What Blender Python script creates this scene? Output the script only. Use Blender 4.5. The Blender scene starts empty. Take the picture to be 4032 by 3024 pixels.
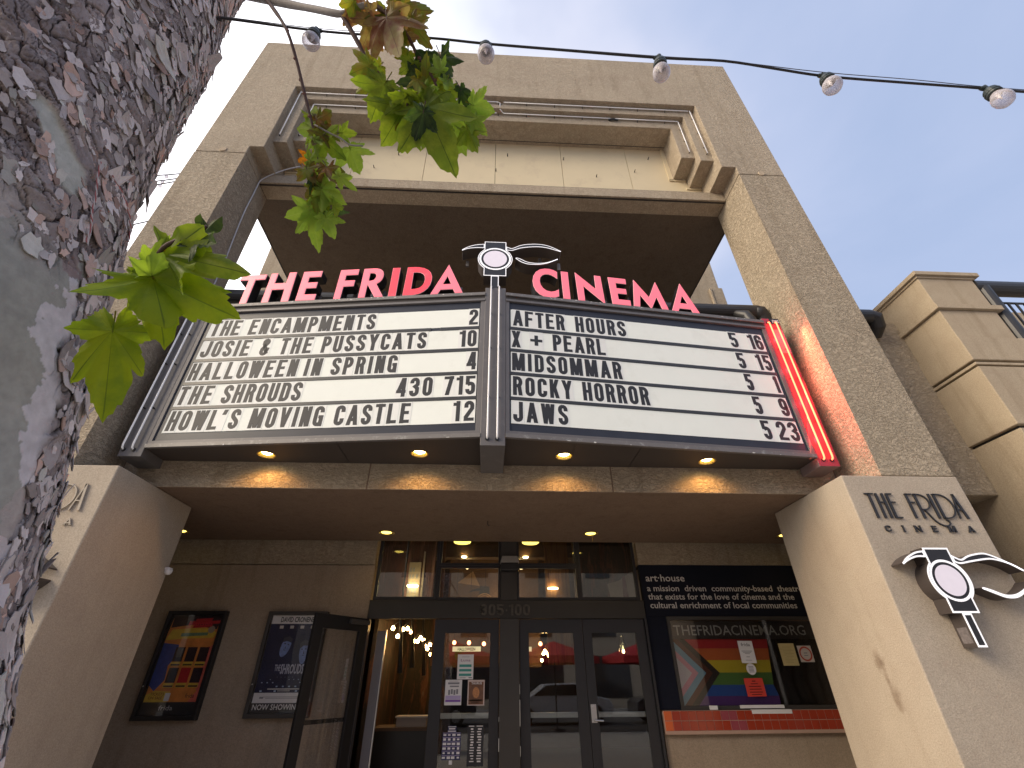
import bpy, math, random
import numpy as np
from mathutils import Vector, Matrix
from mathutils.geometry import tessellate_polygon

random.seed(7)
SC = bpy.context.scene
COL = SC.collection
GZ = -1.41            # pavement level; the camera is the origin, 1.41 m above it

# ------------------------------------------------------------------ camera, sky, sun, exposure
PITCH, YAW, ROLL = math.radians(33.0436), math.radians(-2.9575), math.radians(0.3522)
cam = bpy.data.cameras.new('camera')
cam.sensor_width = 36.0
cam.lens = 15.986
cam.clip_start = 0.05
cam.clip_end = 2000
camo = bpy.data.objects.new('camera', cam)
COL.objects.link(camo)
Rm = Matrix.Rotation(YAW, 3, 'Z') @ Matrix.Rotation(PITCH, 3, 'X') @ Matrix.Rotation(ROLL, 3, 'Y')
cx_, cy_, cz_ = Rm.col[0], Rm.col[2], -Rm.col[1]
camo.matrix_world = Matrix(((cx_[0], cy_[0], cz_[0], 0), (cx_[1], cy_[1], cz_[1], 0), (cx_[2], cy_[2], cz_[2], 0), (0, 0, 0, 1)))
SC.camera = camo

SUN_DIR = Vector((-0.78, -0.38, 0.50)).normalized()   # towards the sun
world = bpy.data.worlds.new('World')
SC.world = world
world.use_nodes = True
wn, wl = world.node_tree.nodes, world.node_tree.links
wn.clear()
wout = wn.new('ShaderNodeOutputWorld')
wbg = wn.new('ShaderNodeBackground')
wbg.inputs['Strength'].default_value = 0.1
wl.new(wbg.outputs[0], wout.inputs['Surface'])
sky = wn.new('ShaderNodeTexSky')
sky.sky_type = 'NISHITA'
sky.sun_disc = False
sky.sun_elevation = math.asin(SUN_DIR.z)
sky.sun_rotation = math.atan2(SUN_DIR.x, SUN_DIR.y)
tc = wn.new('ShaderNodeTexCoord')
dot = wn.new('ShaderNodeVectorMath'); dot.operation = 'DOT_PRODUCT'
wl.new(tc.outputs['Generated'], dot.inputs[0])
LD = Vector((-0.86, 0.42, 0.10)).normalized()
dot.inputs[1].default_value = LD
wrp = wn.new('ShaderNodeTexNoise'); wrp.inputs['Scale'].default_value = 2.1; wrp.inputs['Detail'].default_value = 4.5; wrp.inputs['Roughness'].default_value = 0.5
wmp = wn.new('ShaderNodeMapping'); wmp.inputs['Scale'].default_value = (1.0, 1.0, 2.2)
wl.new(tc.outputs['Generated'], wmp.inputs[0]); wl.new(wmp.outputs[0], wrp.inputs['Vector'])
addn = wn.new('ShaderNodeMath'); addn.operation = 'MULTIPLY_ADD'
wl.new(wrp.outputs['Fac'], addn.inputs[0]); addn.inputs[1].default_value = 1.05
sb_ = wn.new('ShaderNodeMath'); sb_.operation = 'SUBTRACT'; sb_.inputs[1].default_value = 0.14; wl.new(dot.outputs['Value'], sb_.inputs[0]); wl.new(sb_.outputs[0], addn.inputs[2])
ramp = wn.new('ShaderNodeValToRGB')
wl.new(addn.outputs[0], ramp.inputs[0])
e = ramp.color_ramp.elements
e[0].position = 0.0; e[0].color = (0.262, 0.320, 0.462, 1)
e[1].position = 1.0; e[1].color = (1.25, 1.25, 1.32, 1)
for p_, c_ in ((0.20, (0.29, 0.345, 0.485, 1)), (0.36, (0.345, 0.39, 0.515, 1)), (0.52, (0.43, 0.46, 0.565, 1)), (0.74, (0.72, 0.73, 0.78, 1))):
    n_ = ramp.color_ramp.elements.new(p_); n_.color = c_
cl2 = wn.new('ShaderNodeTexNoise'); cl2.inputs['Scale'].default_value = 2.3; cl2.inputs['Detail'].default_value = 5; cl2.inputs['Distortion'].default_value = 0.4
wl.new(wmp.outputs[0], cl2.inputs['Vector'])
mr = wn.new('ShaderNodeMapRange'); mr.inputs['From Min'].default_value = 0.35; mr.inputs['From Max'].default_value = 0.72
mr.inputs['To Min'].default_value = 0.0; mr.inputs['To Max'].default_value = 1.0
wl.new(cl2.outputs['Fac'], mr.inputs[0])
lav = wn.new('ShaderNodeMix'); lav.data_type = 'RGBA'; lav.blend_type = 'MULTIPLY'
wl.new(mr.outputs[0], lav.inputs['Factor']); wl.new(ramp.outputs['Color'], lav.inputs['A']); lav.inputs['B'].default_value = (1.20, 1.13, 1.08, 1)
x10 = wn.new('ShaderNodeVectorMath'); x10.operation = 'SCALE'; x10.inputs['Scale'].default_value = 10.0
wl.new(lav.outputs['Result'], x10.inputs[0])
mixw = wn.new('ShaderNodeMix'); mixw.data_type = 'RGBA'; mixw.inputs['Factor'].default_value = 0.9
wl.new(sky.outputs[0], mixw.inputs['A']); wl.new(x10.outputs[0], mixw.inputs['B'])
wl.new(mixw.outputs['Result'], wbg.inputs['Color'])

sun = bpy.data.lights.new('sun', 'SUN')
sun.energy = 2.0
sun.angle = math.radians(34)
sun.color = (1.0, 0.82, 0.58)
suno = bpy.data.objects.new('sun', sun)
suno.rotation_euler = SUN_DIR.to_track_quat('Z', 'Y').to_euler()
suno.location = (-20, -10, 20)
COL.objects.link(suno)
SC.view_settings.view_transform = 'Standard'
SC.view_settings.look = 'None'
SC.view_settings.exposure = 0.85
SC.view_settings.gamma = 1.0
SC.view_settings.use_curve_mapping = False
SC.render.engine = 'CYCLES'
SC.cycles.max_bounces = 8
SC.cycles.transparent_max_bounces = 12
SC.cycles.sample_clamp_indirect = 6.0

# ------------------------------------------------------------------ materials
def rgba(c): return (c[0], c[1], c[2], 1.0)
def new_mat(name):
    m = bpy.data.materials.new(name); m.use_nodes = True
    nt = m.node_tree
    return m, nt, nt.nodes['Principled BSDF'], nt.nodes, nt.links
def plain(name, c, rough=0.5, metal=0.0, var=0.08, vscale=6.0, bump=0.0, bscale=80.0, spec=0.5, emis=None, estr=0.0, dirt=None, dscale=5.0):
    m, nt, b, N, L = new_mat(name)
    b.inputs['Roughness'].default_value = rough; b.inputs['Metallic'].default_value = metal
    b.inputs['Specular IOR Level'].default_value = spec
    g = N.new('ShaderNodeNewGeometry')
    n = N.new('ShaderNodeTexNoise'); n.inputs['Scale'].default_value = vscale; n.inputs['Detail'].default_value = 5
    L.new(g.outputs['Position'], n.inputs['Vector'])
    mx = N.new('ShaderNodeMix'); mx.data_type = 'RGBA'
    mx.inputs['A'].default_value = rgba([x * (1 - var) for x in c]); mx.inputs['B'].default_value = rgba([min(1, x * (1 + var)) for x in c])
    L.new(n.outputs['Fac'], mx.inputs['Factor'])
    out = mx.outputs['Result']
    if dirt:
        n2 = N.new('ShaderNodeTexNoise'); n2.inputs['Scale'].default_value = dscale; n2.inputs['Detail'].default_value = 8; n2.inputs['Roughness'].default_value = 0.7
        L.new(g.outputs['Position'], n2.inputs['Vector'])
        r = N.new('ShaderNodeMapRange'); r.inputs['From Min'].default_value = 0.55; r.inputs['From Max'].default_value = 0.8; r.inputs['To Max'].default_value = 0.8
        L.new(n2.outputs['Fac'], r.inputs[0])
        m2 = N.new('ShaderNodeMix'); m2.data_type = 'RGBA'
        L.new(r.outputs[0], m2.inputs['Factor']); L.new(out, m2.inputs['A']); m2.inputs['B'].default_value = rgba(dirt)
        out = m2.outputs['Result']
    L.new(out, b.inputs['Base Color'])
    if bump:
        n3 = N.new('ShaderNodeTexNoise'); n3.inputs['Scale'].default_value = bscale; n3.inputs['Detail'].default_value = 4
        L.new(g.outputs['Position'], n3.inputs['Vector'])
        bp = N.new('ShaderNodeBump'); bp.inputs['Strength'].default_value = bump; bp.inputs['Distance'].default_value = 0.003
        L.new(n3.outputs['Fac'], bp.inputs['Height']); L.new(bp.outputs[0], b.inputs['Normal'])
    if emis:
        b.inputs['Emission Color'].default_value = rgba(emis); b.inputs['Emission Strength'].default_value = estr
    return m
def stucco(name, c, scale, depth, strength=1.0, fine=0.35, stain=0.16, crevicef=0.10, streak=0.55, smears=()):
    m, nt, b, N, L = new_mat(name)
    b.inputs['Roughness'].default_value = 0.9; b.inputs['Specular IOR Level'].default_value = 0.2
    g = N.new('ShaderNodeNewGeometry')
    big = N.new('ShaderNodeTexNoise'); big.inputs['Scale'].default_value = 0.9; big.inputs['Detail'].default_value = 6
    L.new(g.outputs['Position'], big.inputs['Vector'])
    wrp = N.new('ShaderNodeTexNoise'); wrp.inputs['Scale'].default_value = scale * 0.8; wrp.inputs['Detail'].default_value = 2
    L.new(g.outputs['Position'], wrp.inputs['Vector'])
    sc = N.new('ShaderNodeVectorMath'); sc.operation = 'SCALE'; sc.inputs['Scale'].default_value = 1.3 / scale
    L.new(wrp.outputs['Color'], sc.inputs[0])
    ad = N.new('ShaderNodeVectorMath'); ad.operation = 'ADD'
    L.new(g.outputs['Position'], ad.inputs[0]); L.new(sc.outputs[0], ad.inputs[1])
    st = N.new('ShaderNodeMapping'); st.inputs['Scale'].default_value = (0.75, 0.75, 1.5)
    L.new(ad.outputs[0], st.inputs[0])
    worm = N.new('ShaderNodeTexNoise'); worm.inputs['Scale'].default_value = scale; worm.inputs['Detail'].default_value = 3; worm.inputs['Roughness'].default_value = 0.6; worm.inputs['Distortion'].default_value = 1.2
    L.new(st.outputs[0], worm.inputs['Vector'])
    rg = N.new('ShaderNodeValToRGB'); L.new(worm.outputs['Fac'], rg.inputs[0])
    el = rg.color_ramp.elements; el[0].position = 0.38; el[0].color = (0, 0, 0, 1); el[1].position = 0.60; el[1].color = (1, 1, 1, 1)
    k = el.new(0.47); k.color = (0.25, 0.25, 0.25, 1); k = el.new(0.50); k.color = (0.85, 0.85, 0.85, 1)
    fn = N.new('ShaderNodeTexNoise'); fn.inputs['Scale'].default_value = 95.0; fn.inputs['Detail'].default_value = 4
    L.new(g.outputs['Position'], fn.inputs['Vector'])
    b1 = N.new('ShaderNodeBump'); b1.inputs['Strength'].default_value = strength; b1.inputs['Distance'].default_value = depth
    L.new(rg.outputs['Color'], b1.inputs['Height'])
    b2 = N.new('ShaderNodeBump'); b2.inputs['Strength'].default_value = fine; b2.inputs['Distance'].default_value = 0.004
    L.new(fn.outputs['Fac'], b2.inputs['Height']); L.new(b1.outputs[0], b2.inputs['Normal']); L.new(b2.outputs[0], b.inputs['Normal'])
    mx = N.new('ShaderNodeMix'); mx.data_type = 'RGBA'
    mx.inputs['A'].default_value = rgba([x * (1 - stain) for x in c]); mx.inputs['B'].default_value = rgba([x * (1 + stain * 0.8) for x in c])
    L.new(big.outputs['Fac'], mx.inputs['Factor'])
    crevice_shade = N.new('ShaderNodeMix'); crevice_shade.data_type = 'RGBA'; crevice_shade.blend_type = 'MULTIPLY'; crevice_shade.inputs['Factor'].default_value = crevicef
    L.new(mx.outputs['Result'], crevice_shade.inputs['A']); L.new(rg.outputs['Color'], crevice_shade.inputs['B'])  # hollows of the bump multiplied darker, crevice shade put into the colour
    g2 = N.new('ShaderNodeMix'); g2.data_type = 'RGBA'; g2.blend_type = 'OVERLAY'; g2.inputs['Factor'].default_value = 0.36
    L.new(crevice_shade.outputs['Result'], g2.inputs['A']); L.new(fn.outputs['Fac'], g2.inputs['B'])
    smp = N.new('ShaderNodeMapping'); smp.inputs['Scale'].default_value = (5.0, 5.0, 0.35); L.new(g.outputs['Position'], smp.inputs[0])
    sn = N.new('ShaderNodeTexNoise'); sn.inputs['Scale'].default_value = 1.3; sn.inputs['Detail'].default_value = 6; sn.inputs['Roughness'].default_value = 0.65; L.new(smp.outputs[0], sn.inputs['Vector'])
    sr = N.new('ShaderNodeMapRange'); sr.inputs['From Min'].default_value = 0.52; sr.inputs['From Max'].default_value = 0.78; sr.inputs['To Max'].default_value = streak; L.new(sn.outputs['Fac'], sr.inputs[0])
    sm = N.new('ShaderNodeMix'); sm.data_type = 'RGBA'; sm.blend_type = 'MULTIPLY'; sm.inputs['B'].default_value = (0.60, 0.56, 0.50, 1); L.new(sr.outputs[0], sm.inputs['Factor']); L.new(g2.outputs['Result'], sm.inputs['A'])
    pn = N.new('ShaderNodeTexNoise'); pn.inputs['Scale'].default_value = 2.7; pn.inputs['Detail'].default_value = 7; pn.inputs['Roughness'].default_value = 0.6; pn.inputs['Distortion'].default_value = 0.8; L.new(g.outputs['Position'], pn.inputs['Vector'])
    pr_ = N.new('ShaderNodeMapRange'); pr_.inputs['From Min'].default_value = 0.35; pr_.inputs['From Max'].default_value = 0.65; pr_.inputs['To Min'].default_value = 0.0; pr_.inputs['To Max'].default_value = 0.5; L.new(pn.outputs['Fac'], pr_.inputs[0])
    pm_ = N.new('ShaderNodeMix'); pm_.data_type = 'RGBA'; pm_.blend_type = 'MULTIPLY'; pm_.inputs['B'].default_value = (0.88, 0.85, 0.84, 1); L.new(pr_.outputs[0], pm_.inputs['Factor']); L.new(sm.outputs['Result'], pm_.inputs['A'])
    last = pm_.outputs['Result']
    for (cx_s, cy_s, cz_s, rx_s, rz_s, am) in smears:
        sb = N.new('ShaderNodeVectorMath'); sb.operation = 'SUBTRACT'; L.new(g.outputs['Position'], sb.inputs[0]); sb.inputs[1].default_value = (cx_s, cy_s, cz_s)
        dv = N.new('ShaderNodeVectorMath'); dv.operation = 'DIVIDE'; L.new(sb.outputs[0], dv.inputs[0]); dv.inputs[1].default_value = (rx_s, rx_s, rz_s)
        ln = N.new('ShaderNodeVectorMath'); ln.operation = 'LENGTH'; L.new(dv.outputs[0], ln.inputs[0])
        n9 = N.new('ShaderNodeTexNoise'); n9.inputs['Scale'].default_value = 14; n9.inputs['Detail'].default_value = 5; L.new(g.outputs['Position'], n9.inputs['Vector'])
        a9 = N.new('ShaderNodeMath'); a9.operation = 'MULTIPLY_ADD'; a9.inputs[1].default_value = 1.6; L.new(n9.outputs['Fac'], a9.inputs[0]); L.new(ln.outputs['Value'], a9.inputs[2])
        r9 = N.new('ShaderNodeMapRange'); r9.inputs['From Min'].default_value = 1.9; r9.inputs['From Max'].default_value = 1.1; r9.inputs['To Max'].default_value = am; L.new(a9.outputs[0], r9.inputs[0])
        m9 = N.new('ShaderNodeMix'); m9.data_type = 'RGBA'; m9.blend_type = 'MULTIPLY'; m9.inputs['B'].default_value = (0.52, 0.45, 0.40, 1); L.new(r9.outputs[0], m9.inputs['Factor']); L.new(last, m9.inputs['A'])
        last = m9.outputs['Result']
    L.new(last, b.inputs['Base Color'])
    return m
def emit(name, c, s):
    m, nt, b, N, L = new_mat(name)
    b.inputs['Base Color'].default_value = rgba(c); b.inputs['Emission Color'].default_value = rgba(c); b.inputs['Emission Strength'].default_value = s
    return m
def glass(name, tint=(0.86, 0.88, 0.87), refl=1.0):
    m = bpy.data.materials.new(name); m.use_nodes = True
    N, L = m.node_tree.nodes, m.node_tree.links; N.clear()
    o = N.new('ShaderNodeOutputMaterial'); mx = N.new('ShaderNodeMixShader')
    t = N.new('ShaderNodeBsdfTransparent'); t.inputs[0].default_value = rgba(tint)
    gl = N.new('ShaderNodeBsdfGlossy'); gl.inputs['Roughness'].default_value = 0.012
    fr = N.new('ShaderNodeFresnel'); fr.inputs[0].default_value = 1.52
    mu = N.new('ShaderNodeMath'); mu.operation = 'MULTIPLY_ADD'; mu.inputs[1].default_value = 1.7 * refl; mu.inputs[2].default_value = 0.02; mu.use_clamp = True
    L.new(fr.outputs[0], mu.inputs[0]); L.new(mu.outputs[0], mx.inputs[0]); L.new(t.outputs[0], mx.inputs[1]); L.new(gl.outputs[0], mx.inputs[2]); L.new(mx.outputs[0], o.inputs[0])
    return m
def streaks(name, cols, sx=5.0, sz=0.5):
    m, nt, b, N, L = new_mat(name)
    g = N.new('ShaderNodeNewGeometry'); mp = N.new('ShaderNodeMapping'); mp.inputs['Scale'].default_value = (sx, sx, sz)
    L.new(g.outputs['Position'], mp.inputs[0])
    n = N.new('ShaderNodeTexNoise'); n.inputs['Scale'].default_value = 2.0; n.inputs['Detail'].default_value = 7; n.inputs['Roughness'].default_value = 0.7; n.inputs['Distortion'].default_value = 0.6
    L.new(mp.outputs[0], n.inputs['Vector'])
    r = N.new('ShaderNodeValToRGB'); L.new(n.outputs['Fac'], r.inputs[0])
    el = r.color_ramp.elements; el[0].position = 0.3; el[0].color = rgba(cols[0]); el[1].position = 0.72; el[1].color = rgba(cols[-1])
    for i, c in enumerate(cols[1:-1]):
        k = el.new(0.3 + 0.42 * (i + 1) / (len(cols) - 1)); k.color = rgba(c)
    L.new(r.outputs['Color'], b.inputs['Base Color']); b.inputs['Roughness'].default_value = 0.7
    return m

STC = (0.46, 0.388, 0.290)
M = {
 'rough': stucco('rough_stucco', STC, 27, 0.011, 0.95, 0.45, 0.14, 0.16),
 'rough_high': stucco('rough_stucco_upper', (0.46, 0.388, 0.292), 30, 0.009, 0.8, 0.4, 0.16, 0.14),
 'smooth': stucco('smooth_stucco', (0.47, 0.385, 0.28), 60, 0.0015, 0.5, 0.5, 0.10, 0.06),
 'pier': stucco('pier_stucco', (0.47, 0.405, 0.325), 70, 0.0012, 0.4, 0.7, 0.12, 0.06, 0.22, ((3.674, 4.81, 0.13, .07, .10, .75), (3.674, 4.76, -.14, .06, .13, .7), (3.674, 4.79, .0, .03, .16, .5))),
 'tower': stucco('tower_stucco', (0.45, 0.372, 0.270), 55, 0.0022, 0.6, 0.5, 0.14, 0.06),
 'wallb': stucco('painted_wall', (0.36, 0.29, 0.22), 42, 0.0015, 0.4, 0.4, 0.12),
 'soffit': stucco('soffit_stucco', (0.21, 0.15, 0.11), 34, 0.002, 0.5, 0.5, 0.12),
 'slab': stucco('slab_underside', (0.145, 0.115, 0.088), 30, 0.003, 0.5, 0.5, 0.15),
 'panel': plain('cream_panel', (0.66, 0.56, 0.37), 0.7, var=0.06, vscale=3, bump=0.2, dirt=(0.50, 0.40, 0.28), dscale=2.2),
 'trim_dark': plain('dark_reveal', (0.035, 0.03, 0.028), 0.7),
 'grey': plain('grey_sign_metal', (0.135, 0.128, 0.13), 0.5, 0.15, var=0.12, bump=0.25, dirt=(0.22, 0.21, 0.21), dscale=9),
 'grey2': plain('worn_grey_rail', (0.17, 0.16, 0.155), 0.5, 0.2, var=0.15, bump=0.3, dirt=(0.46, 0.47, 0.45), dscale=14),
 'navy': plain('dark_bezel', (0.030, 0.034, 0.048), 0.4, var=0.2, vscale=4, spec=0.35),
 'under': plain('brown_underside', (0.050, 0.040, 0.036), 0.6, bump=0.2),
 'white': plain('white_acrylic', (0.76, 0.79, 0.745), 0.6, spec=0.25, var=0.035, vscale=5, dirt=(0.66, 0.68, 0.63), dscale=3.0, emis=(0.86, 0.92, 0.86), estr=0.05),
 'tile_clear': plain('letter_tile_plastic', (0.74, 0.75, 0.73), 0.5, spec=0.3, var=0.03, emis=(0.86, 0.92, 0.86), estr=0.04),
 'black': plain('black_letter', (0.028, 0.029, 0.034), 0.55, var=0.25, vscale=9, spec=0.4),
 'blacktrack': plain('black_track', (0.035, 0.037, 0.040), 0.4, var=0.15),
 'blackmetal': plain('black_metal', (0.012, 0.012, 0.014), 0.38, spec=0.5),
 'emblem': plain('emblem_black', (0.022, 0.022, 0.026), 0.4, spec=0.5),
 'emblem_side': plain('emblem_return', (0.085, 0.07, 0.065), 0.42, 0.3),
 'whitetube': plain('white_glass_tube', (0.80, 0.79, 0.80), 0.12, var=0.02, emis=(1, 1, 1), estr=0.06),
 'whiteline': plain('white_outline', (0.9, 0.9, 0.93), 0.4, var=0.02, emis=(0.95, 0.95, 1), estr=0.25),
 'lens': plain('white_lens', (0.62, 0.58, 0.64), 0.25, var=0.06, vscale=14, emis=(0.9, 0.82, 0.95), estr=0.18),
 'red': plain('pink_red_face', (0.88, 0.17, 0.22), 0.35, var=0.05, vscale=4, emis=(1.0, 0.20, 0.27), estr=0.26),
 'red2': plain('deep_red_face', (0.80, 0.05, 0.08), 0.35, var=0.12, vscale=9, dirt=(0.85, 0.22, 0.26), dscale=8, emis=(1.0, 0.06, 0.09), estr=0.24),
 'redrim': plain('pale_pink_trim', (0.85, 0.45, 0.48), 0.35, emis=(1, 0.55, 0.6), estr=0.15),
 'neon': emit('neon_red', (1.0, 0.13, 0.055), 3.3),
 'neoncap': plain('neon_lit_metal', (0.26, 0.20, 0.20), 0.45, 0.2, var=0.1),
 'pipe': plain('black_pipe', (0.028, 0.028, 0.030), 0.42, var=0.3, vscale=3, bump=0.2),
 'frame': plain('charcoal_door_frame', (0.018, 0.018, 0.022), 0.45, var=0.12, bump=0.15),
 'mull': plain('brown_grey_post', (0.044, 0.040, 0.037), 0.55, var=0.12, bump=0.2),
 'header': plain('header_band', (0.034, 0.031, 0.028), 0.65, var=0.12, bump=0.3),
 'chip': plain('chipped_paint', (0.6, 0.6, 0.58), 0.8),
 'board': plain('navy_board', (0.010, 0.012, 0.022), 0.8, var=0.15, spec=0.15),
 'lettergrey': plain('grey_board_letter', (0.55, 0.54, 0.53), 0.6),
 'urlgrey': plain('url_letter', (0.42, 0.43, 0.38), 0.5),
 'tile': plain('red_glazed_tile', (0.34, 0.045, 0.022), 0.16, var=0.12, vscale=7, spec=0.6),
 'tileo': plain('orange_glazed_tile', (0.62, 0.13, 0.04), 0.16, var=0.1),
 'tilep': plain('purple_red_tile', (0.30, 0.065, 0.085), 0.18, var=0.1),
 'grout': plain('grout', (0.42, 0.28, 0.22), 0.9),
 'lamp': emit('lamp_warm', (1.0, 0.78, 0.36), 14.0),
 'lampy': emit('lamp_yellow', (1.0, 0.74, 0.14), 2.2),
 'brass': plain('lamp_ring', (0.55, 0.40, 0.12), 0.3, 0.8),
 'bulbw': emit('bulb_glow', (1.0, 0.62, 0.22), 22.0),
 'bulbr': emit('bulb_red_glow', (1.0, 0.30, 0.12), 8.0),
 'glass': glass('door_glass'),
 'glassw': glass('window_glass', (0.93, 0.93, 0.94), 0.35),
 'glassc': glass('case_glass', (0.97, 0.97, 0.97), 0.10),
 'lobby': plain('lobby_wall', (0.095, 0.055, 0.035), 0.7, var=0.3, vscale=2),
 'lobbytan': plain('lobby_tan', (0.42, 0.27, 0.13), 0.7),
 'muralL': streaks('mural_streaks', [(0.015, 0.008, 0.006), (0.10, 0.03, 0.018), (0.05, 0.022, 0.012), (0.20, 0.085, 0.06), (0.30, 0.20, 0.15)]),
 'muralR': streaks('mural_streaks_dark', [(0.012, 0.010, 0.008), (0.05, 0.03, 0.018), (0.022, 0.020, 0.014), (0.15, 0.055, 0.03), (0.22, 0.15, 0.10)], 4.0, 0.7),
 'muralY': streaks('mural_yellow', [(0.03, 0.014, 0.006), (0.22, 0.10, 0.03), (0.10, 0.035, 0.014), (0.34, 0.18, 0.05)], 7.0, 0.3),
 'cream': plain('cream_paper', (0.33, 0.27, 0.21), 0.8),
 'paper': plain('white_paper', (0.72, 0.71, 0.72), 0.6, var=0.03),
 'papergrey': plain('grey_print', (0.22, 0.22, 0.25), 0.6),
 'steel': plain('brushed_steel', (0.62, 0.62, 0.62), 0.28, 0.9),
 'pave': plain('pavement', (0.36, 0.34, 0.31), 0.85, var=0.15, vscale=2, bump=0.3),
 'road': plain('asphalt', (0.085, 0.085, 0.086), 0.9, var=0.2, vscale=3, bump=0.4),
 'kerb': plain('kerb_stone', (0.30, 0.29, 0.27), 0.85),
 'opp': plain('opposite_wall', (0.44, 0.38, 0.30), 0.85, var=0.08),
 'oppglass': plain('dark_window', (0.03, 0.035, 0.04), 0.1, spec=0.8),
 'canvas': plain('red_canvas', (0.42, 0.012, 0.022), 0.7, var=0.1),
 'carwhite': plain('car_paint_silver', (0.60, 0.62, 0.66), 0.2, 0.1, var=0.02),
 'cardark': plain('car_paint_dark', (0.05, 0.055, 0.07), 0.18, 0.2, var=0.02),
 'tyre': plain('tyre_rubber', (0.02, 0.02, 0.02), 0.85),
 'cablew': plain('white_cable', (0.55, 0.55, 0.57), 0.5),
 'cableb': plain('black_cable', (0.018, 0.018, 0.02), 0.45),
 'wiresteel': plain('steel_wire', (0.16, 0.16, 0.17), 0.4, 0.7),
 'socket': plain('green_black_socket', (0.030, 0.042, 0.042), 0.4),
}

# ------------------------------------------------------------------ mesh helpers
class MB:
    def __init__(s): s.v = []; s.f = []; s.mi = []
    def add(s, vs, fs, mi=0):
        o = len(s.v); s.v += [tuple(v) for v in vs]
        for f in fs: s.f.append(tuple(i + o for i in f)); s.mi.append(mi)
        return s
    def box(s, x0, x1, y0, y1, z0, z1, mi=0):
        return s.add([(x0, y0, z0), (x1, y0, z0), (x1, y1, z0), (x0, y1, z0), (x0, y0, z1), (x1, y0, z1), (x1, y1, z1), (x0, y1, z1)],
                     [(0, 3, 2, 1), (4, 5, 6, 7), (0, 1, 5, 4), (1, 2, 6, 5), (2, 3, 7, 6), (3, 0, 4, 7)], mi)
    def prism(s, fr, outer, c0, c1, holes=(), mi=0, side=None):
        """closed polygon (a, b) in frame fr, from depth c0 (front, outward) to c1"""
        loops = [list(outer)] + [list(h) for h in holes]
        flat = [p for l in loops for p in l]
        n = len(flat)
        tris = tessellate_polygon([[Vector((p[0], p[1], 0)) for p in l] for l in loops])
        vs = [fr(a, b, c0) for a, b in flat] + [fr(a, b, c1) for a, b in flat]
        def orient(t):
            a, b, c = (flat[i] for i in t)
            return t if (b[0]-a[0])*(c[1]-a[1]) - (b[1]-a[1])*(c[0]-a[0]) > 0 else (t[0], t[2], t[1])
        fs = [orient(t) for t in tris]
        fs += [tuple(i + n for i in reversed(orient(t))) for t in tris]
        s.add(vs, fs, mi)
        o = 0; sf = []
        for li, l in enumerate(loops):
            m = len(l)
            ar = sum(l[i][0]*l[(i+1) % m][1] - l[(i+1) % m][0]*l[i][1] for i in range(m))
            for i in range(m):
                j = (i + 1) % m
                q = (o+i, o+i+n, o+j+n, o+j)
                if (ar > 0) != (li == 0): q = q[::-1]
                sf.append(q)
            o += m
        base = len(s.v) - 2*n
        for q in sf: s.f.append(tuple(i + base for i in q)); s.mi.append(mi if side is None else side)
        return s
    def tube(s, pts, r, seg=8, mi=0, caps=True):
        pts = [Vector(p) for p in pts]; rs = r if isinstance(r, (list, tuple)) else [r] * len(pts)
        ring = []; up = None
        for i, p in enumerate(pts):
            d = (pts[min(i+1, len(pts)-1)] - pts[max(i-1, 0)]).normalized()
            if up is None:
                up = Vector((0, 0, 1)) if abs(d.z) < 0.9 else Vector((1, 0, 0))
            x = up.cross(d).normalized(); y = d.cross(x).normalized(); up = y
            ring.append([p + (x*math.cos(t) + y*math.sin(t)) * rs[i] for t in [2*math.pi*k/seg for k in range(seg)]])
        vs = [q for rg in ring for q in rg]; fs = []
        for i in range(len(pts)-1):
            for k in range(seg):
                a, b = i*seg+k, i*seg+(k+1) % seg
                fs.append((a, b, b+seg, a+seg))
        if caps: fs.append(tuple(reversed(range(seg)))); fs.append(tuple(range((len(pts)-1)*seg, len(pts)*seg)))
        return s.add(vs, fs, mi)
    def lathe(s, prof, origin=(0, 0, 0), seg=20, mi=0, axis=None):
        """prof: (radius, height) pairs about a vertical axis (or a given Matrix)"""
        vs = []; fs = []; n = len(prof)
        for k in range(seg):
            t = 2*math.pi*k/seg
            for r_, h in prof:
                p = Vector((r_*math.cos(t), r_*math.sin(t), h))
                if axis is not None: p = axis @ p
                vs.append(p + Vector(origin))
        for k in range(seg):
            k2 = (k+1) % seg
            for i in range(n-1): fs.append((k*n+i, k2*n+i, k2*n+i+1, k*n+i+1))
        return s.add(vs, fs, mi)
def frame(o, u, w=(0, 0, 1)):
    """a along u, b along w, c outwards (u x w)"""
    o, u, w = Vector(o), Vector(u).normalized(), Vector(w).normalized(); n = u.cross(w)
    def f(a, b, c=0.0): return o + u*a + w*b + n*c
    f.n = n; f.u = u; f.w = w; f.o = o
    return f
def FY(y): return frame((0, y, 0), (1, 0, 0))      # faces the street: c > 0 comes towards -Y
WL = {}
def link(name, me, parent=None):
    o = bpy.data.objects.new(name, me); COL.objects.link(o)
    if parent is not None: o.parent = parent
    return o
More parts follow.
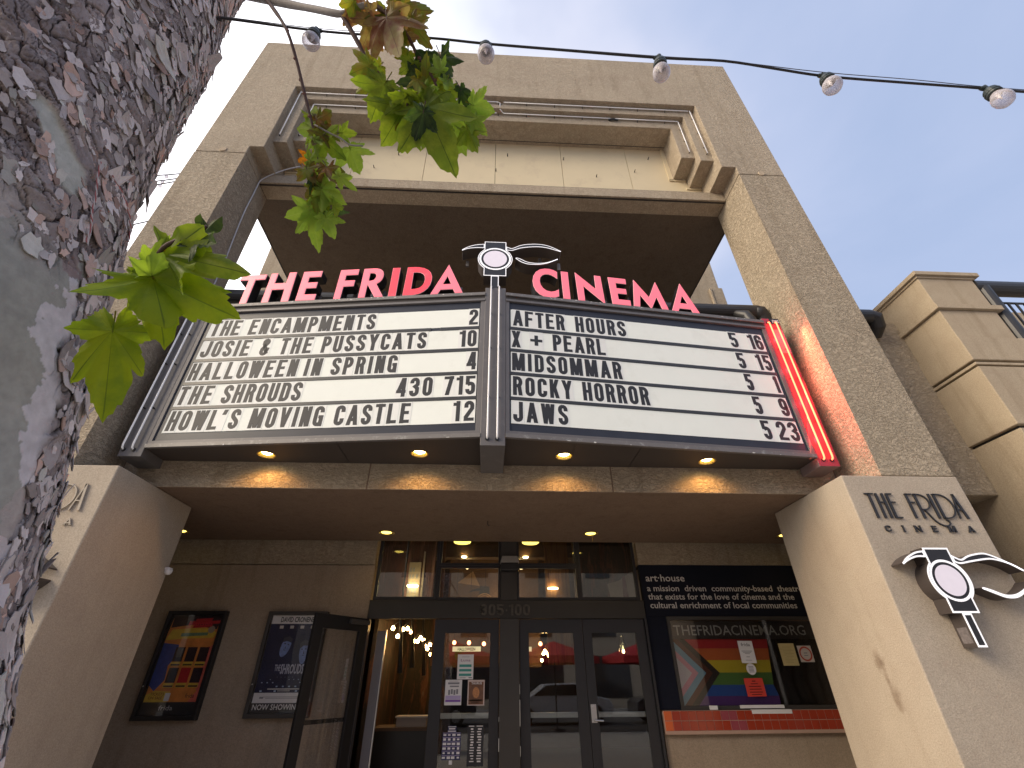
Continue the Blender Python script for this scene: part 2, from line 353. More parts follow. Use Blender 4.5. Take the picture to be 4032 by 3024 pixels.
def obj(name, mb, mat, parent=None, smooth=False, bevel=0.0, kind=None, label=None, at=None):
    off = WL.get(parent.name, Vector((0, 0, 0))) if parent is not None else Vector(at if at else (0, 0, 0))
    me = bpy.data.meshes.new(name)
    me.from_pydata([tuple(Vector(v) - off) for v in mb.v], [], mb.f)
    mats = mat if isinstance(mat, (list, tuple)) else [mat]
    for m_ in mats: me.materials.append(M[m_] if isinstance(m_, str) else m_)
    if len(mats) > 1: me.polygons.foreach_set('material_index', mb.mi)
    if smooth: me.polygons.foreach_set('use_smooth', [True] * len(me.polygons))
    me.validate(); me.update()
    o = link(name, me, parent)
    if parent is None: o.location = off; WL[o.name] = off
    else: WL[o.name] = off
    if bevel:
        b = o.modifiers.new('bevel', 'BEVEL'); b.width = bevel; b.segments = 2; b.limit_method = 'ANGLE'
    if kind: o['kind'] = kind
    if label: o['label'] = label
    return o
def thing(name, label, cat, loc=(0, 0, 0), group=None):
    o = bpy.data.objects.new(name, None); COL.objects.link(o)
    o.empty_display_size = 0.1
    o.location = loc; o['label'] = label; o['category'] = cat
    if group: o['group'] = group
    WL[o.name] = Vector(loc)
    return o
def tag(o, label, cat, group=None):
    o['label'] = label; o['category'] = cat
    if group: o['group'] = group
    return o
def box_obj(name, dims, mat, parent=None, **k): return obj(name, MB().box(*dims), mat, parent, **k)
def add_light(name, kind, loc, energy, color, parent=None, size=0.05, rot=None, spot=None, blend=0.5):
    l = bpy.data.lights.new(name, kind); l.energy = energy; l.color = color
    if kind == 'AREA': l.size = size
    else: l.shadow_soft_size = size
    if kind == 'SPOT': l.spot_size = math.radians(spot); l.spot_blend = blend
    o = bpy.data.objects.new(name, l); COL.objects.link(o)
    off = Vector((0, 0, 0))
    if parent is not None: o.parent = parent; off = WL[parent.name]
    o.location = Vector(loc) - off
    if rot: o.rotation_euler = rot
    return o
def text_mb(s, fr, a0, b0, c, width=None, height=None, depth=0.0015, mb=None, mi=0, bold=0.0):
    """flat print: s set from (a0, b0) in frame fr; width and/or height in metres (height = cap height)"""
    cu = bpy.data.curves.new('text', 'FONT'); cu.body = s; cu.size = 1.0; cu.resolution_u = 2; cu.offset = bold; cu.fill_mode = 'FRONT'
    o = bpy.data.objects.new('text', cu); COL.objects.link(o)
    dg = bpy.context.evaluated_depsgraph_get()
    me = bpy.data.meshes.new_from_object(o.evaluated_get(dg))
    xs = [v.co.x for v in me.vertices]
    w = max(xs) - min(xs); x0 = min(xs)
    CAP = 0.70
    sx = width / w if width else height / CAP
    sy = height / CAP if height else sx
    mb = mb or MB()
    mb.add([fr(a0 + (v.co.x - x0) * sx, b0 + v.co.y * sy, c + depth) for v in me.vertices], [tuple(p.vertices) for p in me.polygons], mi)
    bpy.data.objects.remove(o); bpy.data.curves.remove(cu); bpy.data.meshes.remove(me)
    return mb

# stroke lettering: every glyph is a list of strokes in a cell w wide and 1 high
def arc(cx, cy, rx, ry, a0, a1, n=7):
    return [(cx + rx*math.cos(math.radians(a0 + (a1-a0)*i/n)), cy + ry*math.sin(math.radians(a0 + (a1-a0)*i/n))) for i in range(n+1)]
def glyph(ch, w, t):
    L, R, B, T = t/2, w - t/2, t/2, 1 - t/2
    c = w/2; rx = c - t/2; ry = min(rx * 1.15, 0.24)
    V = lambda x, y0=0, y1=1: ('d', x, y0, x, y1)
    H = lambda y, x0=0, x1=w: ('h', x0, x1, y)
    top = arc(c, T-ry, rx, ry, 180, 0); bot = arc(c, B+ry, rx, ry, 0, -180)
    g = {
     'A': [('d', L, 0, c, 1), ('d', R, 0, c, 1), H(.27, L, R)],
     'B': [V(L), ('p', [(L, T), (c, T)] + arc(c, T-.2, rx, .2, 90, -90, 6) + [(L, .52)]), ('p', [(L, .52), (c, .52)] + arc(c, .26+B/2, rx, .25, 90, -90, 6) + [(L, B)])],
     'C': [('p', [(R, .66)] + top[::-1] + [(L, .5)] + bot[::-1] + [(R, .34)])],
     'D': [V(L), ('p', [(0, T), (c, T)] + arc(c, T-ry, rx, ry, 90, 0, 5) + arc(c, B+ry, rx, ry, 0, -90, 5) + [(0, B)])],
     'E': [V(L), H(T, 0, w*.97), H(.52, 0, w*.86), H(B, 0, w*.97)],
     'F': [V(L), H(T, 0, w*.97), H(.50, 0, w*.86)],
     'G': [('p', [(R, .68)] + top[::-1] + [(L, .5)] + bot[::-1] + [(R, .5)]), ('h', c, w, .46), V(R, 0, .46)],
     'H': [V(L), V(R), H(.5, L, R)],
     'I': [V(c)],
     'J': [('p', [(R, 1), (R, .3)] + bot + [(L, .36)])],
     'K': [V(L), ('d', L + t*.4, .36, R, 1), ('d', R, 0, c, .56)],
     'L': [V(L), H(B, 0, w*.97)],
     'M': [V(L), V(R), ('d', c, 0.02, L + t*.25, 1), ('d', c, 0.02, R - t*.25, 1)],
     'N': [V(L), V(R), ('d', R - t*.15, 0, L + t*.15, 1)],
     'O': [('o', top + bot)],
     'P': [V(L), ('p', [(0, T), (c, T)] + arc(c, T-.22, rx, .22, 90, -90, 7) + [(0, T-.44)])],
     'R': [V(L), ('p', [(0, T), (c, T)] + arc(c, T-.21, rx, .21, 90, -90, 7) + [(0, T-.42)]), ('d', R, 0, R - t*.35, .5)],
     'S': [('p', [(R, .68)] + top[::-1] + arc(c, .72, rx, .18, 180, 225, 3) + arc(c, .28, rx, .18, 45, 0, 3) + bot + [(L, .32)])],
     'T': [V(c), H(T)],
     'U': [('p', [(L, 1)] + bot[::-1] + [(R, 1)])],
     'V': [('d', c, 0, L, 1), ('d', c, 0, R, 1)],
     'W': [('d', w*.30, 0, L, 1), ('d', w*.30, 0, c, 1), ('d', w*.70, 0, c, 1), ('d', w*.70, 0, R, 1)],
     'X': [('d', L, 0, R, 1), ('d', R, 0, L, 1)],
     'Y': [('d', c, .45, L, 1), ('d', c, .45, R, 1), V(c, 0, .47)],
     '&': [('p', [(R, B), (L + t*.2, .68)] + arc(c - t*.1, .80, rx*.72, .13, 200, -20, 6) + [(L, .38)] + arc(c - t*.1, .24, rx*.95, .17, 160, 320, 6) + [(R, .46)])],
     '+': [V(c, .20, .82), ('h', 0, w, .51)],
     "'": [('d', c - t*.2, .74, c + t*.1, 1)],
     '.': [V(c, 0, .16)],
     '-': [('h', 0, w, .5)],
     '0': [('o', top + bot)],
     '1': [V(w - t/2), ('h', 0, w - t/2, .84)],
     '2': [('p', [(L, .66)] + top + [(R, .62), (L, .2), (L, B)]), H(B)],
     '3': [('p', [(L, .70)] + top + [(R, .62), (c*1.1, .52), (R, .42)] + bot + [(L, .30)])],
     '4': [V(R - t*.15), ('h', 0, w, .27), ('d', L*.9, .2, R - t*.3, 1)],
     '5': [H(T), ('p', [(L, T), (L, .52)]), ('p', [(L, .52), (c, .58)] + arc(c, .58-ry, rx, ry, 90, 0, 5) + bot + [(L, .28)])],
     '6': [('p', [(R, .70)] + top[::-1] + bot[::-1] + arc(c, .58-ry, rx, ry, 0, 180, 7))],
     '7': [H(T), ('d', L + t*.4, 0, R, 1)],
     '9': [('p', [(L, .30)] + bot[::-1] + top[::-1] + arc(c, .42+ry, rx, ry, 180, 360, 7))],
    }
    return g.get(ch, [])
def strokes_mb(mb, strokes, t, fr, a0, b0, sx, sy, c0, depth, mi=0, ty=None):
    """t = stroke width in cell units"""
    P = lambda x, y: (a0 + x*sx, b0 + y*sy)
    k = 0
    def slab(poly):
        nonlocal k
        ar = sum(poly[i][0]*poly[(i+1) % len(poly)][1] - poly[(i+1) % len(poly)][0]*poly[i][1] for i in range(len(poly)))
        if ar < 0: poly = poly[::-1]
        n = len(poly)
        cf = c0 + depth + k*0.00025
        vs = [fr(a, b, cf) for a, b in poly] + [fr(a, b, c0) for a, b in poly]
        mb.add(vs, [tuple(range(n))] + [(i, i+n, (i+1) % n + n, (i+1) % n) for i in range(n)], mi)
        k += 1
    for s in strokes:
        if s[0] == 'd':
            _, x0, y0, x1, y1 = s
            h = t/2 * math.hypot((x1-x0), (y1-y0)) / max(abs(y1-y0), 1e-6) if x0 != x1 else t/2
            h = min(h, t*.72)
            slab([P(x0-h, y0), P(x0+h, y0), P(x1+h, y1), P(x1-h, y1)])
        elif s[0] == 'h':
            _, x0, x1, y = s; hy = (ty or t*.86)/2
            slab([P(x0, y-hy), P(x1, y-hy), P(x1, y+hy), P(x0, y+hy)])
        else:
            pts = [Vector(p) for p in s[1]]; q = [pts[0]]
            for p in pts[1:]:
                if (p - q[-1]).length > 1e-4: q.append(p)
            closed = s[0] == 'o'
            if closed and (q[0]-q[-1]).length < 1e-4: q.pop()
            n = len(q); Lf = []; Rt = []
            for i in range(n):
                a = q[i-1] if (i > 0 or closed) else None; b = q[(i+1) % n] if (i < n-1 or closed) else None
                d1 = (q[i]-a).normalized() if a is not None else None; d2 = (b-q[i]).normalized() if b is not None else None
                d = ((d1 or d2) + (d2 or d1)).normalized()
                nn = Vector((-d.y, d.x))
                f_ = 1.0
                if d1 is not None and d2 is not None: f_ = 1/max(.6, nn.dot(Vector((-d1.y, d1.x))))
                Lf.append(q[i] + nn*t/2*f_); Rt.append(q[i] - nn*t/2*f_)
            m = n if closed else n-1
            cf = c0 + depth + k*0.00025
            vs = [fr(*P(*v), cf) for v in Lf] + [fr(*P(*v), cf) for v in Rt] + [fr(*P(*v), c0) for v in Lf] + [fr(*P(*v), c0) for v in Rt]
            fs = []
            for i in range(m):
                j = (i+1) % n
                fs += [(i, i+n, j+n, j), (i, j, j+2*n, i+2*n), (i+n, i+3*n, j+3*n, j+n)]
            if not closed: fs += [(0, 2*n, 3*n, n), (n-1, 2*n-1, 4*n-1, 3*n-1)]
            mb.add(vs, fs, mi); k += 1
    return mb
GW = {'I': .19, '1': .30, 'M': .60, 'W': .62, 'A': .50, 'Y': .48, "'": .17, '.': .16, '+': .38, '&': .46, 'V': .48, 'X': .46}

# ------------------------------------------------------------------ the ground
box_obj('pavement', (-40, 40, -3.2, 14, GZ-.3, GZ), 'pave', kind='structure')
box_obj('kerb', (-40, 40, -3.35, -3.203, GZ-.3, GZ+.002), 'kerb', kind='structure')
box_obj('road', (-60, 60, -12.0, -3.353, GZ-.5, GZ-.13), 'road', kind='structure')
box_obj('far_pavement', (-60, 60, -17.0, -12.003, GZ-.5, GZ), 'pave', kind='structure')
box_obj('ground', (-400, 400, -400, 400, GZ-1.0, GZ-.52), 'pave', kind='structure')

# ------------------------------------------------------------------ the cinema building
bld = thing('cinema_building', 'tan stucco cinema front with a tall open portal over its recessed entrance', 'building', (0, 4.4, GZ))
YP = 4.363
fp = FY(YP)
# portal frame: one gate-shaped wall with stepped opening
outer = [(-4.905, 1.79), (-4.098, 1.79), (-4.098, 7.43), (-3.867, 7.43), (-3.867, 9.515), (3.884, 9.515), (3.884, 7.43), (4.132, 7.43), (4.132, 1.79), (4.935, 1.79), (4.935, 11.34), (-4.905, 11.34)]
def split(z0, z1, poly):  # keep three stacked pieces so the joint line is real
    pass
lo_l = [(-4.905, 1.79), (-4.098, 1.79), (-4.098, 7.222), (-4.905, 7.222)]
lo_r = [(4.132, 1.79), (4.935, 1.79), (4.935, 7.222), (4.132, 7.222)]
up = [(-4.905, 7.234), (-4.098, 7.234), (-4.098, 7.43), (-3.867, 7.43), (-3.867, 9.515), (3.884, 9.515), (3.884, 7.43), (4.132, 7.43), (4.132, 7.234), (4.935, 7.234), (4.935, 11.34), (-4.905, 11.34)]
obj('pillar', MB().prism(fp, lo_l, 0, -.85), 'rough', bld, bevel=.012, label='tall rough stucco pillar behind the tree trunk')
obj('pillar', MB().prism(fp, lo_r, 0, -.85), 'rough', bld, bevel=.012, label='tall rough stucco pillar beside the red neon tubes')
obj('portal_head', MB().prism(fp, up, 0, -.85), 'rough_high', bld, bevel=.010)
mb = MB(); mb.box(-4.895, -4.108, YP+.012, YP+.84, 7.2225, 7.2335); mb.box(4.142, 4.925, YP+.012, YP+.84, 7.2225, 7.2335)
obj('control_joint', mb, 'trim_dark', bld, kind='stuff')
for x in (-4.478, 4.535):
    obj('vent_disc', MB().lathe([(0, .012), (.052, .012), (.058, .006), (.058, 0)], (x, YP-.001, 7.30 if x < 0 else 7.262), 20, axis=Matrix.Rotation(math.radians(90), 3, 'X')), 'smooth', bld, smooth=False)
f2, f3 = FY(4.479), FY(4.589)
def ring(fr, xo0, xo1, zo, xi0, xi1, zi, zb, depth, m):
    poly = [(xo0, zb), (xi0, zb), (xi0, zi), (xi1, zi), (xi1, zb), (xo1, zb), (xo1, zo), (xo0, zo)]
    return obj('portal_step', MB().prism(fr, poly, 0, -depth), m, bld, bevel=.008)
ring(f2, -3.869, 3.886, 9.517, -3.635, 3.647, 9.297, 7.792, .56, 'rough_high')
ring(f3, -3.637, 3.649, 9.299, -3.378, 3.388, 9.054, 8.047, .48, 'rough_high')
for z, y, x0, x1 in ((9.053, 4.97, -3.376, 3.386),):
    box_obj('soffit_seam', (x0, x1, y, y+.012, z-.003, z+.0005), 'trim_dark', bld)
# cream sheet panels with open joints
xs = [-3.866, -2.70, -1.375, -.035, 1.256, 2.564, 3.883]
for a, b in zip(xs, xs[1:]):
    box_obj('cream_panel', (a+.004, b-.004, 5.045, 5.09, 7.434, 9.30), 'panel', bld, bevel=.002)
box_obj('panel_backing', (-3.86, 3.88, 5.091, 5.12, 7.434, 9.30), 'trim_dark', bld)
mb = MB()
for xa, xb in ((-3.376, -3.30), (3.31, 3.386)):
    mb.box(xa, xb, 5.025, 5.044, 8.02, 9.05)
for xa, xb in ((-3.86, -3.58), (3.59, 3.88)):
    mb.box(xa, xb, 5.025, 5.044, 7.75, 7.79)
for xa, xb in ((-3.62, -3.30), (3.31, 3.63)):
    mb.box(xa, xb, 5.025, 5.044, 8.0, 8.04)
obj('panel_trim', mb, 'panel', bld)
for x, z in ((1.3, 8.576), (3.014, 8.72), (2.67, 8.263), (.2, 8.62), (-.9, 8.2), (-.02, 8.1), (-1.9, 8.5), (-3.0, 8.3), (1.9, 8.05), (-2.3, 8.05)):
    obj('stub_bolt', MB().tube([(x, 5.046, z), (x, 4.985, z-.004)], [.010, .006], 6), 'blackmetal', bld)
# sill beam and the deep slab over the entrance
box_obj('sill_beam', (-4.096, 4.13, 4.868, 5.21, 7.204, 7.428), 'rough_high', bld, bevel=.008)
box_obj('sill_flashing', (-3.864, 3.882, 4.872, 5.044, 7.4285, 7.4335), 'trim_dark', bld)
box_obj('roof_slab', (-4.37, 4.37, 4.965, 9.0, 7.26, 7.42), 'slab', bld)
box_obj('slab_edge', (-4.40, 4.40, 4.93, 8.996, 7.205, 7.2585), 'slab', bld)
mb = MB(); mb.box(-4.425, -4.402, 4.93, 8.99, 7.198, 7.43); mb.box(4.402, 4.425, 4.93, 8.99, 7.198, 7.43); mb.box(-4.09, 4.12, 4.90, 4.928, 7.196, 7.2035)
obj('slab_drip', mb, 'trim_dark', bld)
# unlit neon tubes on the portal steps, a faint glow put into their glass
def tube_run(pts, y, name='neon_tube'):
    o = obj(name, MB().tube([(x, y, z) for x, z in pts], .0095, 8), 'whitetube', bld, smooth=True)
    return o
tube_run([(-3.79, 7.98), (-3.79, 9.500)], 4.447); tube_run([(-3.78, 9.465), (-.03, 9.462)], 4.447)
tube_run([(.10, 9.462), (3.77, 9.465)], 4.447); tube_run([(3.80, 9.475), (3.806, 7.985)], 4.447)
tube_run([(-3.53, 8.19), (-3.53, 9.25)], 4.555); tube_run([(-3.52, 9.262), (-.03, 9.262)], 4.555)
tube_run([(.10, 9.262), (2.21, 9.262)], 4.555); tube_run([(2.30, 9.262), (3.55, 9.262)], 4.555); tube_run([(3.56, 9.25), (3.562, 8.195)], 4.555)
obj('neon_tube', MB().tube([(-.03, 4.447, 9.462), (.03, 4.46, 9.455), (.03, 4.50, 9.30), (.10, 4.555, 9.262)], .009, 8), 'whitetube', bld, smooth=True)
for x in [-3.3+.55*i for i in range(13)]:
    for y, yb, z in ((4.447, 4.479, 9.45), (4.555, 4.589, 9.25)):
        obj('tube_standoff', MB().tube([(x, yb+.002, z-.03), (x, y+.004, z)], [.008, .006], 6), 'blackmetal', bld)
for x, z, y, yb in [(3.80, zz, 4.447, 4.479) for zz in (9.2, 8.7, 8.2, 7.98)] + [(3.562, zz, 4.555, 4.589) for zz in (9.0, 8.6, 8.2)]:
    for s in (1, -1):
        obj('tube_standoff', MB().tube([(s*x, yb+.002, z), (s*x, y+.003, z)], [.010, .008], 6), 'blackmetal', bld)
obj('tube_splice', MB().tube([(2.17, 4.57, 9.235), (2.25, 4.55, 9.222), (2.36, 4.57, 9.24)], [.016, .022, .015], 8), 'blackmetal', bld)
# piers at street level
for s, x0, x1, lb in ((-1, -4.91, -3.629, 'smooth stucco pier beside the poster cases'), (1, 3.674, 4.94, 'smooth stucco pier with black lettering and the round lens emblem')):
    box_obj('pier', (x0, x1, YP-.012, 5.66, GZ, 1.7835), 'pier', bld, bevel=.012, label=lb)
# beam, soffit, entrance recess
mb = MB()
xs = [-4.09, -1.377, 1.408, 4.12]
for a, b in zip(xs, xs[1:]):
    box_obj('beam_panel', (a+.006, b-.006, 4.96, 5.2, 1.79, 4.10), 'rough', bld, bevel=.008)
box_obj('beam_core', (-4.08, 4.11, 4.985, 5.19, 1.80, 4.05), 'trim_dark', bld)
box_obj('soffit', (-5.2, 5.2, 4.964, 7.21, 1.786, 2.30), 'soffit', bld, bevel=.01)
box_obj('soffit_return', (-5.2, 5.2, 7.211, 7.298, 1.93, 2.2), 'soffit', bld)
obj('hook', MB().tube([(-.02, 6.13, 1.787), (-.02, 6.13, 1.74), (.0, 6.13, 1.725)], .006, 6), 'blackmetal', bld)
YW = 7.3
box_obj('wall', (-5.2, -1.695, YW, YW+.2, GZ, 1.452), 'wallb', bld, bevel=.004, label='smooth brown-grey wall that carries the poster cases')
box_obj('wall_band', (-5.2, -1.705, YW-.012, YW+.19, 1.462, 1.93), 'rough', bld, bevel=.006)
box_obj('wall_band', (2.31, 5.2, YW-.012, YW+.19, 1.478, 1.93), 'rough', bld, bevel=.006)
box_obj('wall', (2.325, 5.2, YW, YW+.2, GZ, -.60), 'wallb', bld, label='smooth wall under the red tiled ticket counter')
for x0, x1 in ((-5.3, -5.2), (5.2, 5.3)):
    box_obj('recess_side', (x0, x1, 5.3, 7.5, GZ, 2.3), 'wallb', bld)

# storefront: posts, header, transoms, doors
def bx(*d): return MB().box(*d)
box_obj('header', (-1.69, 2.30, YW-.035, YW+.06, .735, .975), 'header', bld, bevel=.006)
for x0, x1 in ((-1.692, -1.655), (2.268, 2.30)):
    box_obj('door_jamb', (x0, x1, YW-.05, YW+.09, GZ, .734), 'frame', bld, bevel=.004)
box_obj('door_post', (.18, .452, YW-.055, YW+.07, GZ, .734), 'mull', bld, bevel=.006)
obj('paint_chips', MB().box(.176, .1835, YW-.0575, YW-.052, -.75, -.62).box(.176, .181, YW-.0575, YW-.052, -.45, -.40).box(.448, .4545, YW-.0575, YW-.052, -.50, -.22).box(.450, .4545, YW-.0575, YW-.052, -.16, -.05).box(.449, .4545, YW-.0575, YW-.052, -.8, -.7), 'chip', bld, kind='stuff')
# transom windows
def window(name, x0, x1, z0, z1, t=.035, y=YW-.02, m='frame', gm='glass', d=.07):
    poly = [(x0, z0), (x1, z0), (x1, z1), (x0, z1)]
    w = obj(name, MB().prism(FY(y), poly, 0, -d, [[(x0+t, z0+t), (x1-t, z0+t), (x1-t, z1-t), (x0+t, z1-t)]]), m, bld, bevel=.003)
    WL[w.name] = WL[bld.name]
    obj('pane', MB().box(x0+t+.001, x1-t-.001, y+.03, y+.038, z0+t+.001, z1-t-.001), gm, w)
    return w
window('transom_window', -1.655, -.745, .978, 1.93, .042)
window('transom_window', -.743, .188, .978, 1.452, .036)
window('transom_window', -.743, .188, 1.454, 1.93, .036)
window('transom_window', .428, 1.362, .978, 1.452, .036)
window('transom_window', .428, 1.362, 1.454, 1.93, .036)
window('transom_window', 1.364, 2.262, .978, 1.93, .042)
box_obj('transom_post', (.19, .426, YW-.04, YW+.07, .977, 1.93), 'mull', bld, bevel=.004)
# house numbers on the header
fh = FY(YW-.036)
mbn = MB(); a = -.10
for ch in '305-100':
    w_ = {'-': .20, '1': .36}.get(ch, .56); cw = .14
    t_ = .18
    if ch == '-': strokes_mb(mbn, [('h', 0, w_*.7, .45)], t_, fh, a+.01, .775, .14, .145, 0, .012); a += .055
    else: strokes_mb(mbn, glyph(ch, w_*1.05, t_), t_, fh, a, .775, .165, .145, 0, .014); a += .165*w_*1.05+.022
tag(obj('house_number', mbn, plain('dull_number_metal', (.085, .075, .062), .6, .2, var=.7, vscale=26), at=(.3, YW, .85)), 'raised dull metal street number on the dark header band above the doors', 'number')
def door(x0, x1, gx0, gx1, name='door', label=None):
    z0, z1, gz = GZ+.01, .728, .556
    d = obj(name, MB().prism(FY(YW-.005), [(x0, z0), (x1, z0), (x1, z1), (x0, z1)], 0, -.045, [[(gx0, GZ+.28), (gx1, GZ+.28), (gx1, gz), (gx0, gz)]]), 'frame', bld, bevel=.003, label=label)
    obj('pane', MB().box(gx0+.001, gx1-.001, YW+.012, YW+.02, GZ+.281, gz-.001), 'glass', d)
    return d
d1 = door(-.737, .174, -.583, .047, label='glass door leaf with five notices stuck to it')
d2 = door(.458, 1.363, .592, 1.222, label='glass door leaf beside the central post, without a lever')
d3 = door(1.369, 2.265, 1.490, 2.125, label='glass door leaf with the steel lever plate')
for d, x0, x1 in ((d1, -.583, .047), (d2, .592, 1.222), (d3, 1.49, 2.125)):
    obj('push_bar', MB().box(x0+.002, x1-.002, YW+.03, YW+.07, -.42, -.36), 'steel', d, bevel=.004)
obj('door_lever', MB().box(1.391, 1.463, YW-.013, YW-.0055, -.475, -.276).tube([(1.425, YW-.012, -.447), (1.425, YW-.055, -.447), (1.535, YW-.058, -.452)], .011, 8).lathe([(0, .010), (.018, .010), (.02, 0)], (1.427, YW-.013, -.31), 14, axis=Matrix.Rotation(math.radians(90), 3, 'X')), 'steel', d3, bevel=.002)
# the leaf that stands open, swung out towards the poster
hx, hy = -1.675, YW-.03
fo = frame((hx, hy, 0), (-.545, -.838, 0))
def FB(fr, a0, a1, b0, b1, c0, c1, mb=None):
    mb = mb or MB()
    v = [fr(a, b, c) for c in (c0, c1) for b in (b0, b1) for a in (a0, a1)]
    return mb.add(v, [(0, 1, 3, 2), (4, 6, 7, 5), (0, 4, 5, 1), (2, 3, 7, 6), (0, 2, 6, 4), (1, 5, 7, 3)])
od = obj('door', MB().prism(fo, [(0, GZ+.01), (.90, GZ+.01), (.90, .728), (0, .728)], .022, -.022, [[(.145, GZ+.28), (.765, GZ+.28), (.765, .565), (.145, .565)]]), 'blackmetal', bld, bevel=.003, label='black framed glass door leaf standing wide open')
obj('pane', FB(fo, .147, .763, GZ+.282, .563, -.004, .004), 'glassc', od)
obj('push_bar', FB(fo, .10, .80, -.43, -.385, .03, .06), 'blackmetal', od, bevel=.004)
obj('bar_bracket', FB(fo, .80, .86, -.50, -.33, .022, .065), 'blackmetal', od, bevel=.004)
obj('bar_bracket', FB(fo, .05, .11, -.45, -.36, .022, .065), 'steel', od, bevel=.004)
obj('door_closer', FB(fo, .02, .36, .64, .70, -.075, -.023), 'mull', od, bevel=.006)
# ticket window
tw = window('ticket_window', 2.60, 4.86, -.35, .762, .045, YW-.03, 'mull', 'glassw', .10)
box_obj('window_header', (2.655, 4.81, YW+.018, YW+.03, .478, .704), 'emblem', tw)
box_obj('wall_board', (2.312, 5.2, YW-.006, YW+.08, .765, 1.474), 'board', bld, bevel=.003, label='navy painted board above the ticket window')
box_obj('wall_board', (2.312, 2.598, YW-.006, YW+.08, -.345, .763), 'board', bld, label='navy painted strip between the doors and the ticket window')
fb = FY(YW-.006)
S = [('art\u00b7house', 2.389, 1.240, .60, .098), ('a mission  driven  community-based  theatre', 2.387, 1.103, 2.40, .082), ('that exists for the love of cinema and the', 2.385, .989, 2.235, .082), ('cultural enrichment of local communities', 2.398, .873, 2.225, .082)]
for i, (s_, x, z, w_, h_) in enumerate(S):
    obj('painted_line', text_mb(s_, fb, x, z, .0008, w_, h_, bold=.012), 'lettergrey', bld)
obj('painted_line', text_mb('THEFRIDACINEMA.ORG', FY(YW+.018), 2.69, .524, .001, 1.95, .128, bold=0.004), 'urlgrey', tw)
# tiled counter edge
ct = obj('ticket_counter', MB().box(2.325, 5.2, 7.226, 7.44, -.600, -.352), 'grout', bld)
tmesh = {}
for i in range(26):
    for r_ in range(2):
        x = 2.332 + i*.1085
        if x > 4.9: continue
        z1 = -.356 - r_*.106; z0 = z1 - .100
        m = 'tileo' if i == 0 else ('tilep' if (r_, i) in ((0, 7), (0, 8), (1, 8), (1, 9)) else 'tile')
        if m not in tmesh:
            w0 = .1085 - .0045
            b_ = MB(); e_ = .004
            v = [(0, 0, 0), (w0, 0, 0), (w0, 0, .1), (0, 0, .1), (e_, -.006, e_), (w0-e_, -.006, e_), (w0-e_, -.006, .1-e_), (e_, -.006, .1-e_)]
            b_.add(v, [(4, 5, 6, 7), (0, 1, 5, 4), (1, 2, 6, 5), (2, 3, 7, 6), (3, 0, 4, 7)])
            me = bpy.data.meshes.new('tile'); me.from_pydata(b_.v, [], b_.f); me.materials.append(M[m]); tmesh[m] = me
        o = link('tile', tmesh[m], ct); o.location = Vector((x, 7.2255, z0)) - WL[bld.name]
        o.rotation_euler = (random.uniform(-.006, .006), random.uniform(-.004, .004), random.uniform(-.008, .008))

# ------------------------------------------------------------------ the marquee: a shallow V of two reader boards
AL, BL, AR, BR = Vector((-3.685, 4.614, 0)), Vector((-.110, 4.222, 0)), Vector((.147, 4.219, 0)), Vector((3.695, 4.602, 0))
fL, fR = frame(AL, BL-AL), frame(AR, BR-AR)
LL, LR = (BL-AL).length, (BR-AR).length
mq = thing('marquee_sign', 'grey V-shaped cinema marquee with two white letter boards over the entrance', 'marquee', (0, 4.5, 2.05))
# cabinet (top, underside, back)
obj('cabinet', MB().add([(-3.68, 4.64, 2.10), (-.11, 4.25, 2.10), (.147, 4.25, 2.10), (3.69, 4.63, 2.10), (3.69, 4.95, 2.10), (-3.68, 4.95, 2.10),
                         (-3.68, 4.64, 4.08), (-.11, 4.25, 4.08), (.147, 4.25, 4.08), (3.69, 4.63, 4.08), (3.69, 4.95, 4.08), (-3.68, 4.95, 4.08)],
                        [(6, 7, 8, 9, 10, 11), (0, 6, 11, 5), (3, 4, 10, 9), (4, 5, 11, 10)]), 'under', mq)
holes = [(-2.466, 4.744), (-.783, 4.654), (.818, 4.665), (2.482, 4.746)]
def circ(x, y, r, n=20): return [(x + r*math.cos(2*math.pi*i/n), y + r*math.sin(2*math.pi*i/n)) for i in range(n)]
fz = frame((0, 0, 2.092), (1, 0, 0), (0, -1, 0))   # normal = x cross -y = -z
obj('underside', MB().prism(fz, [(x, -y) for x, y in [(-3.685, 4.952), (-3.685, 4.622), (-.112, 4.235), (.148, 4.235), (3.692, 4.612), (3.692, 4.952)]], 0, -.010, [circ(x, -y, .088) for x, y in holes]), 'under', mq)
obj('underside_seam', MB().box(-1.62, -1.612, 4.40, 4.95, 2.0895, 2.0925).box(1.62, 1.628, 4.41, 4.95, 2.0895, 2.0925).box(.9, .905, 4.35, 4.95, 2.0895, 2.0925), 'blackmetal', mq)
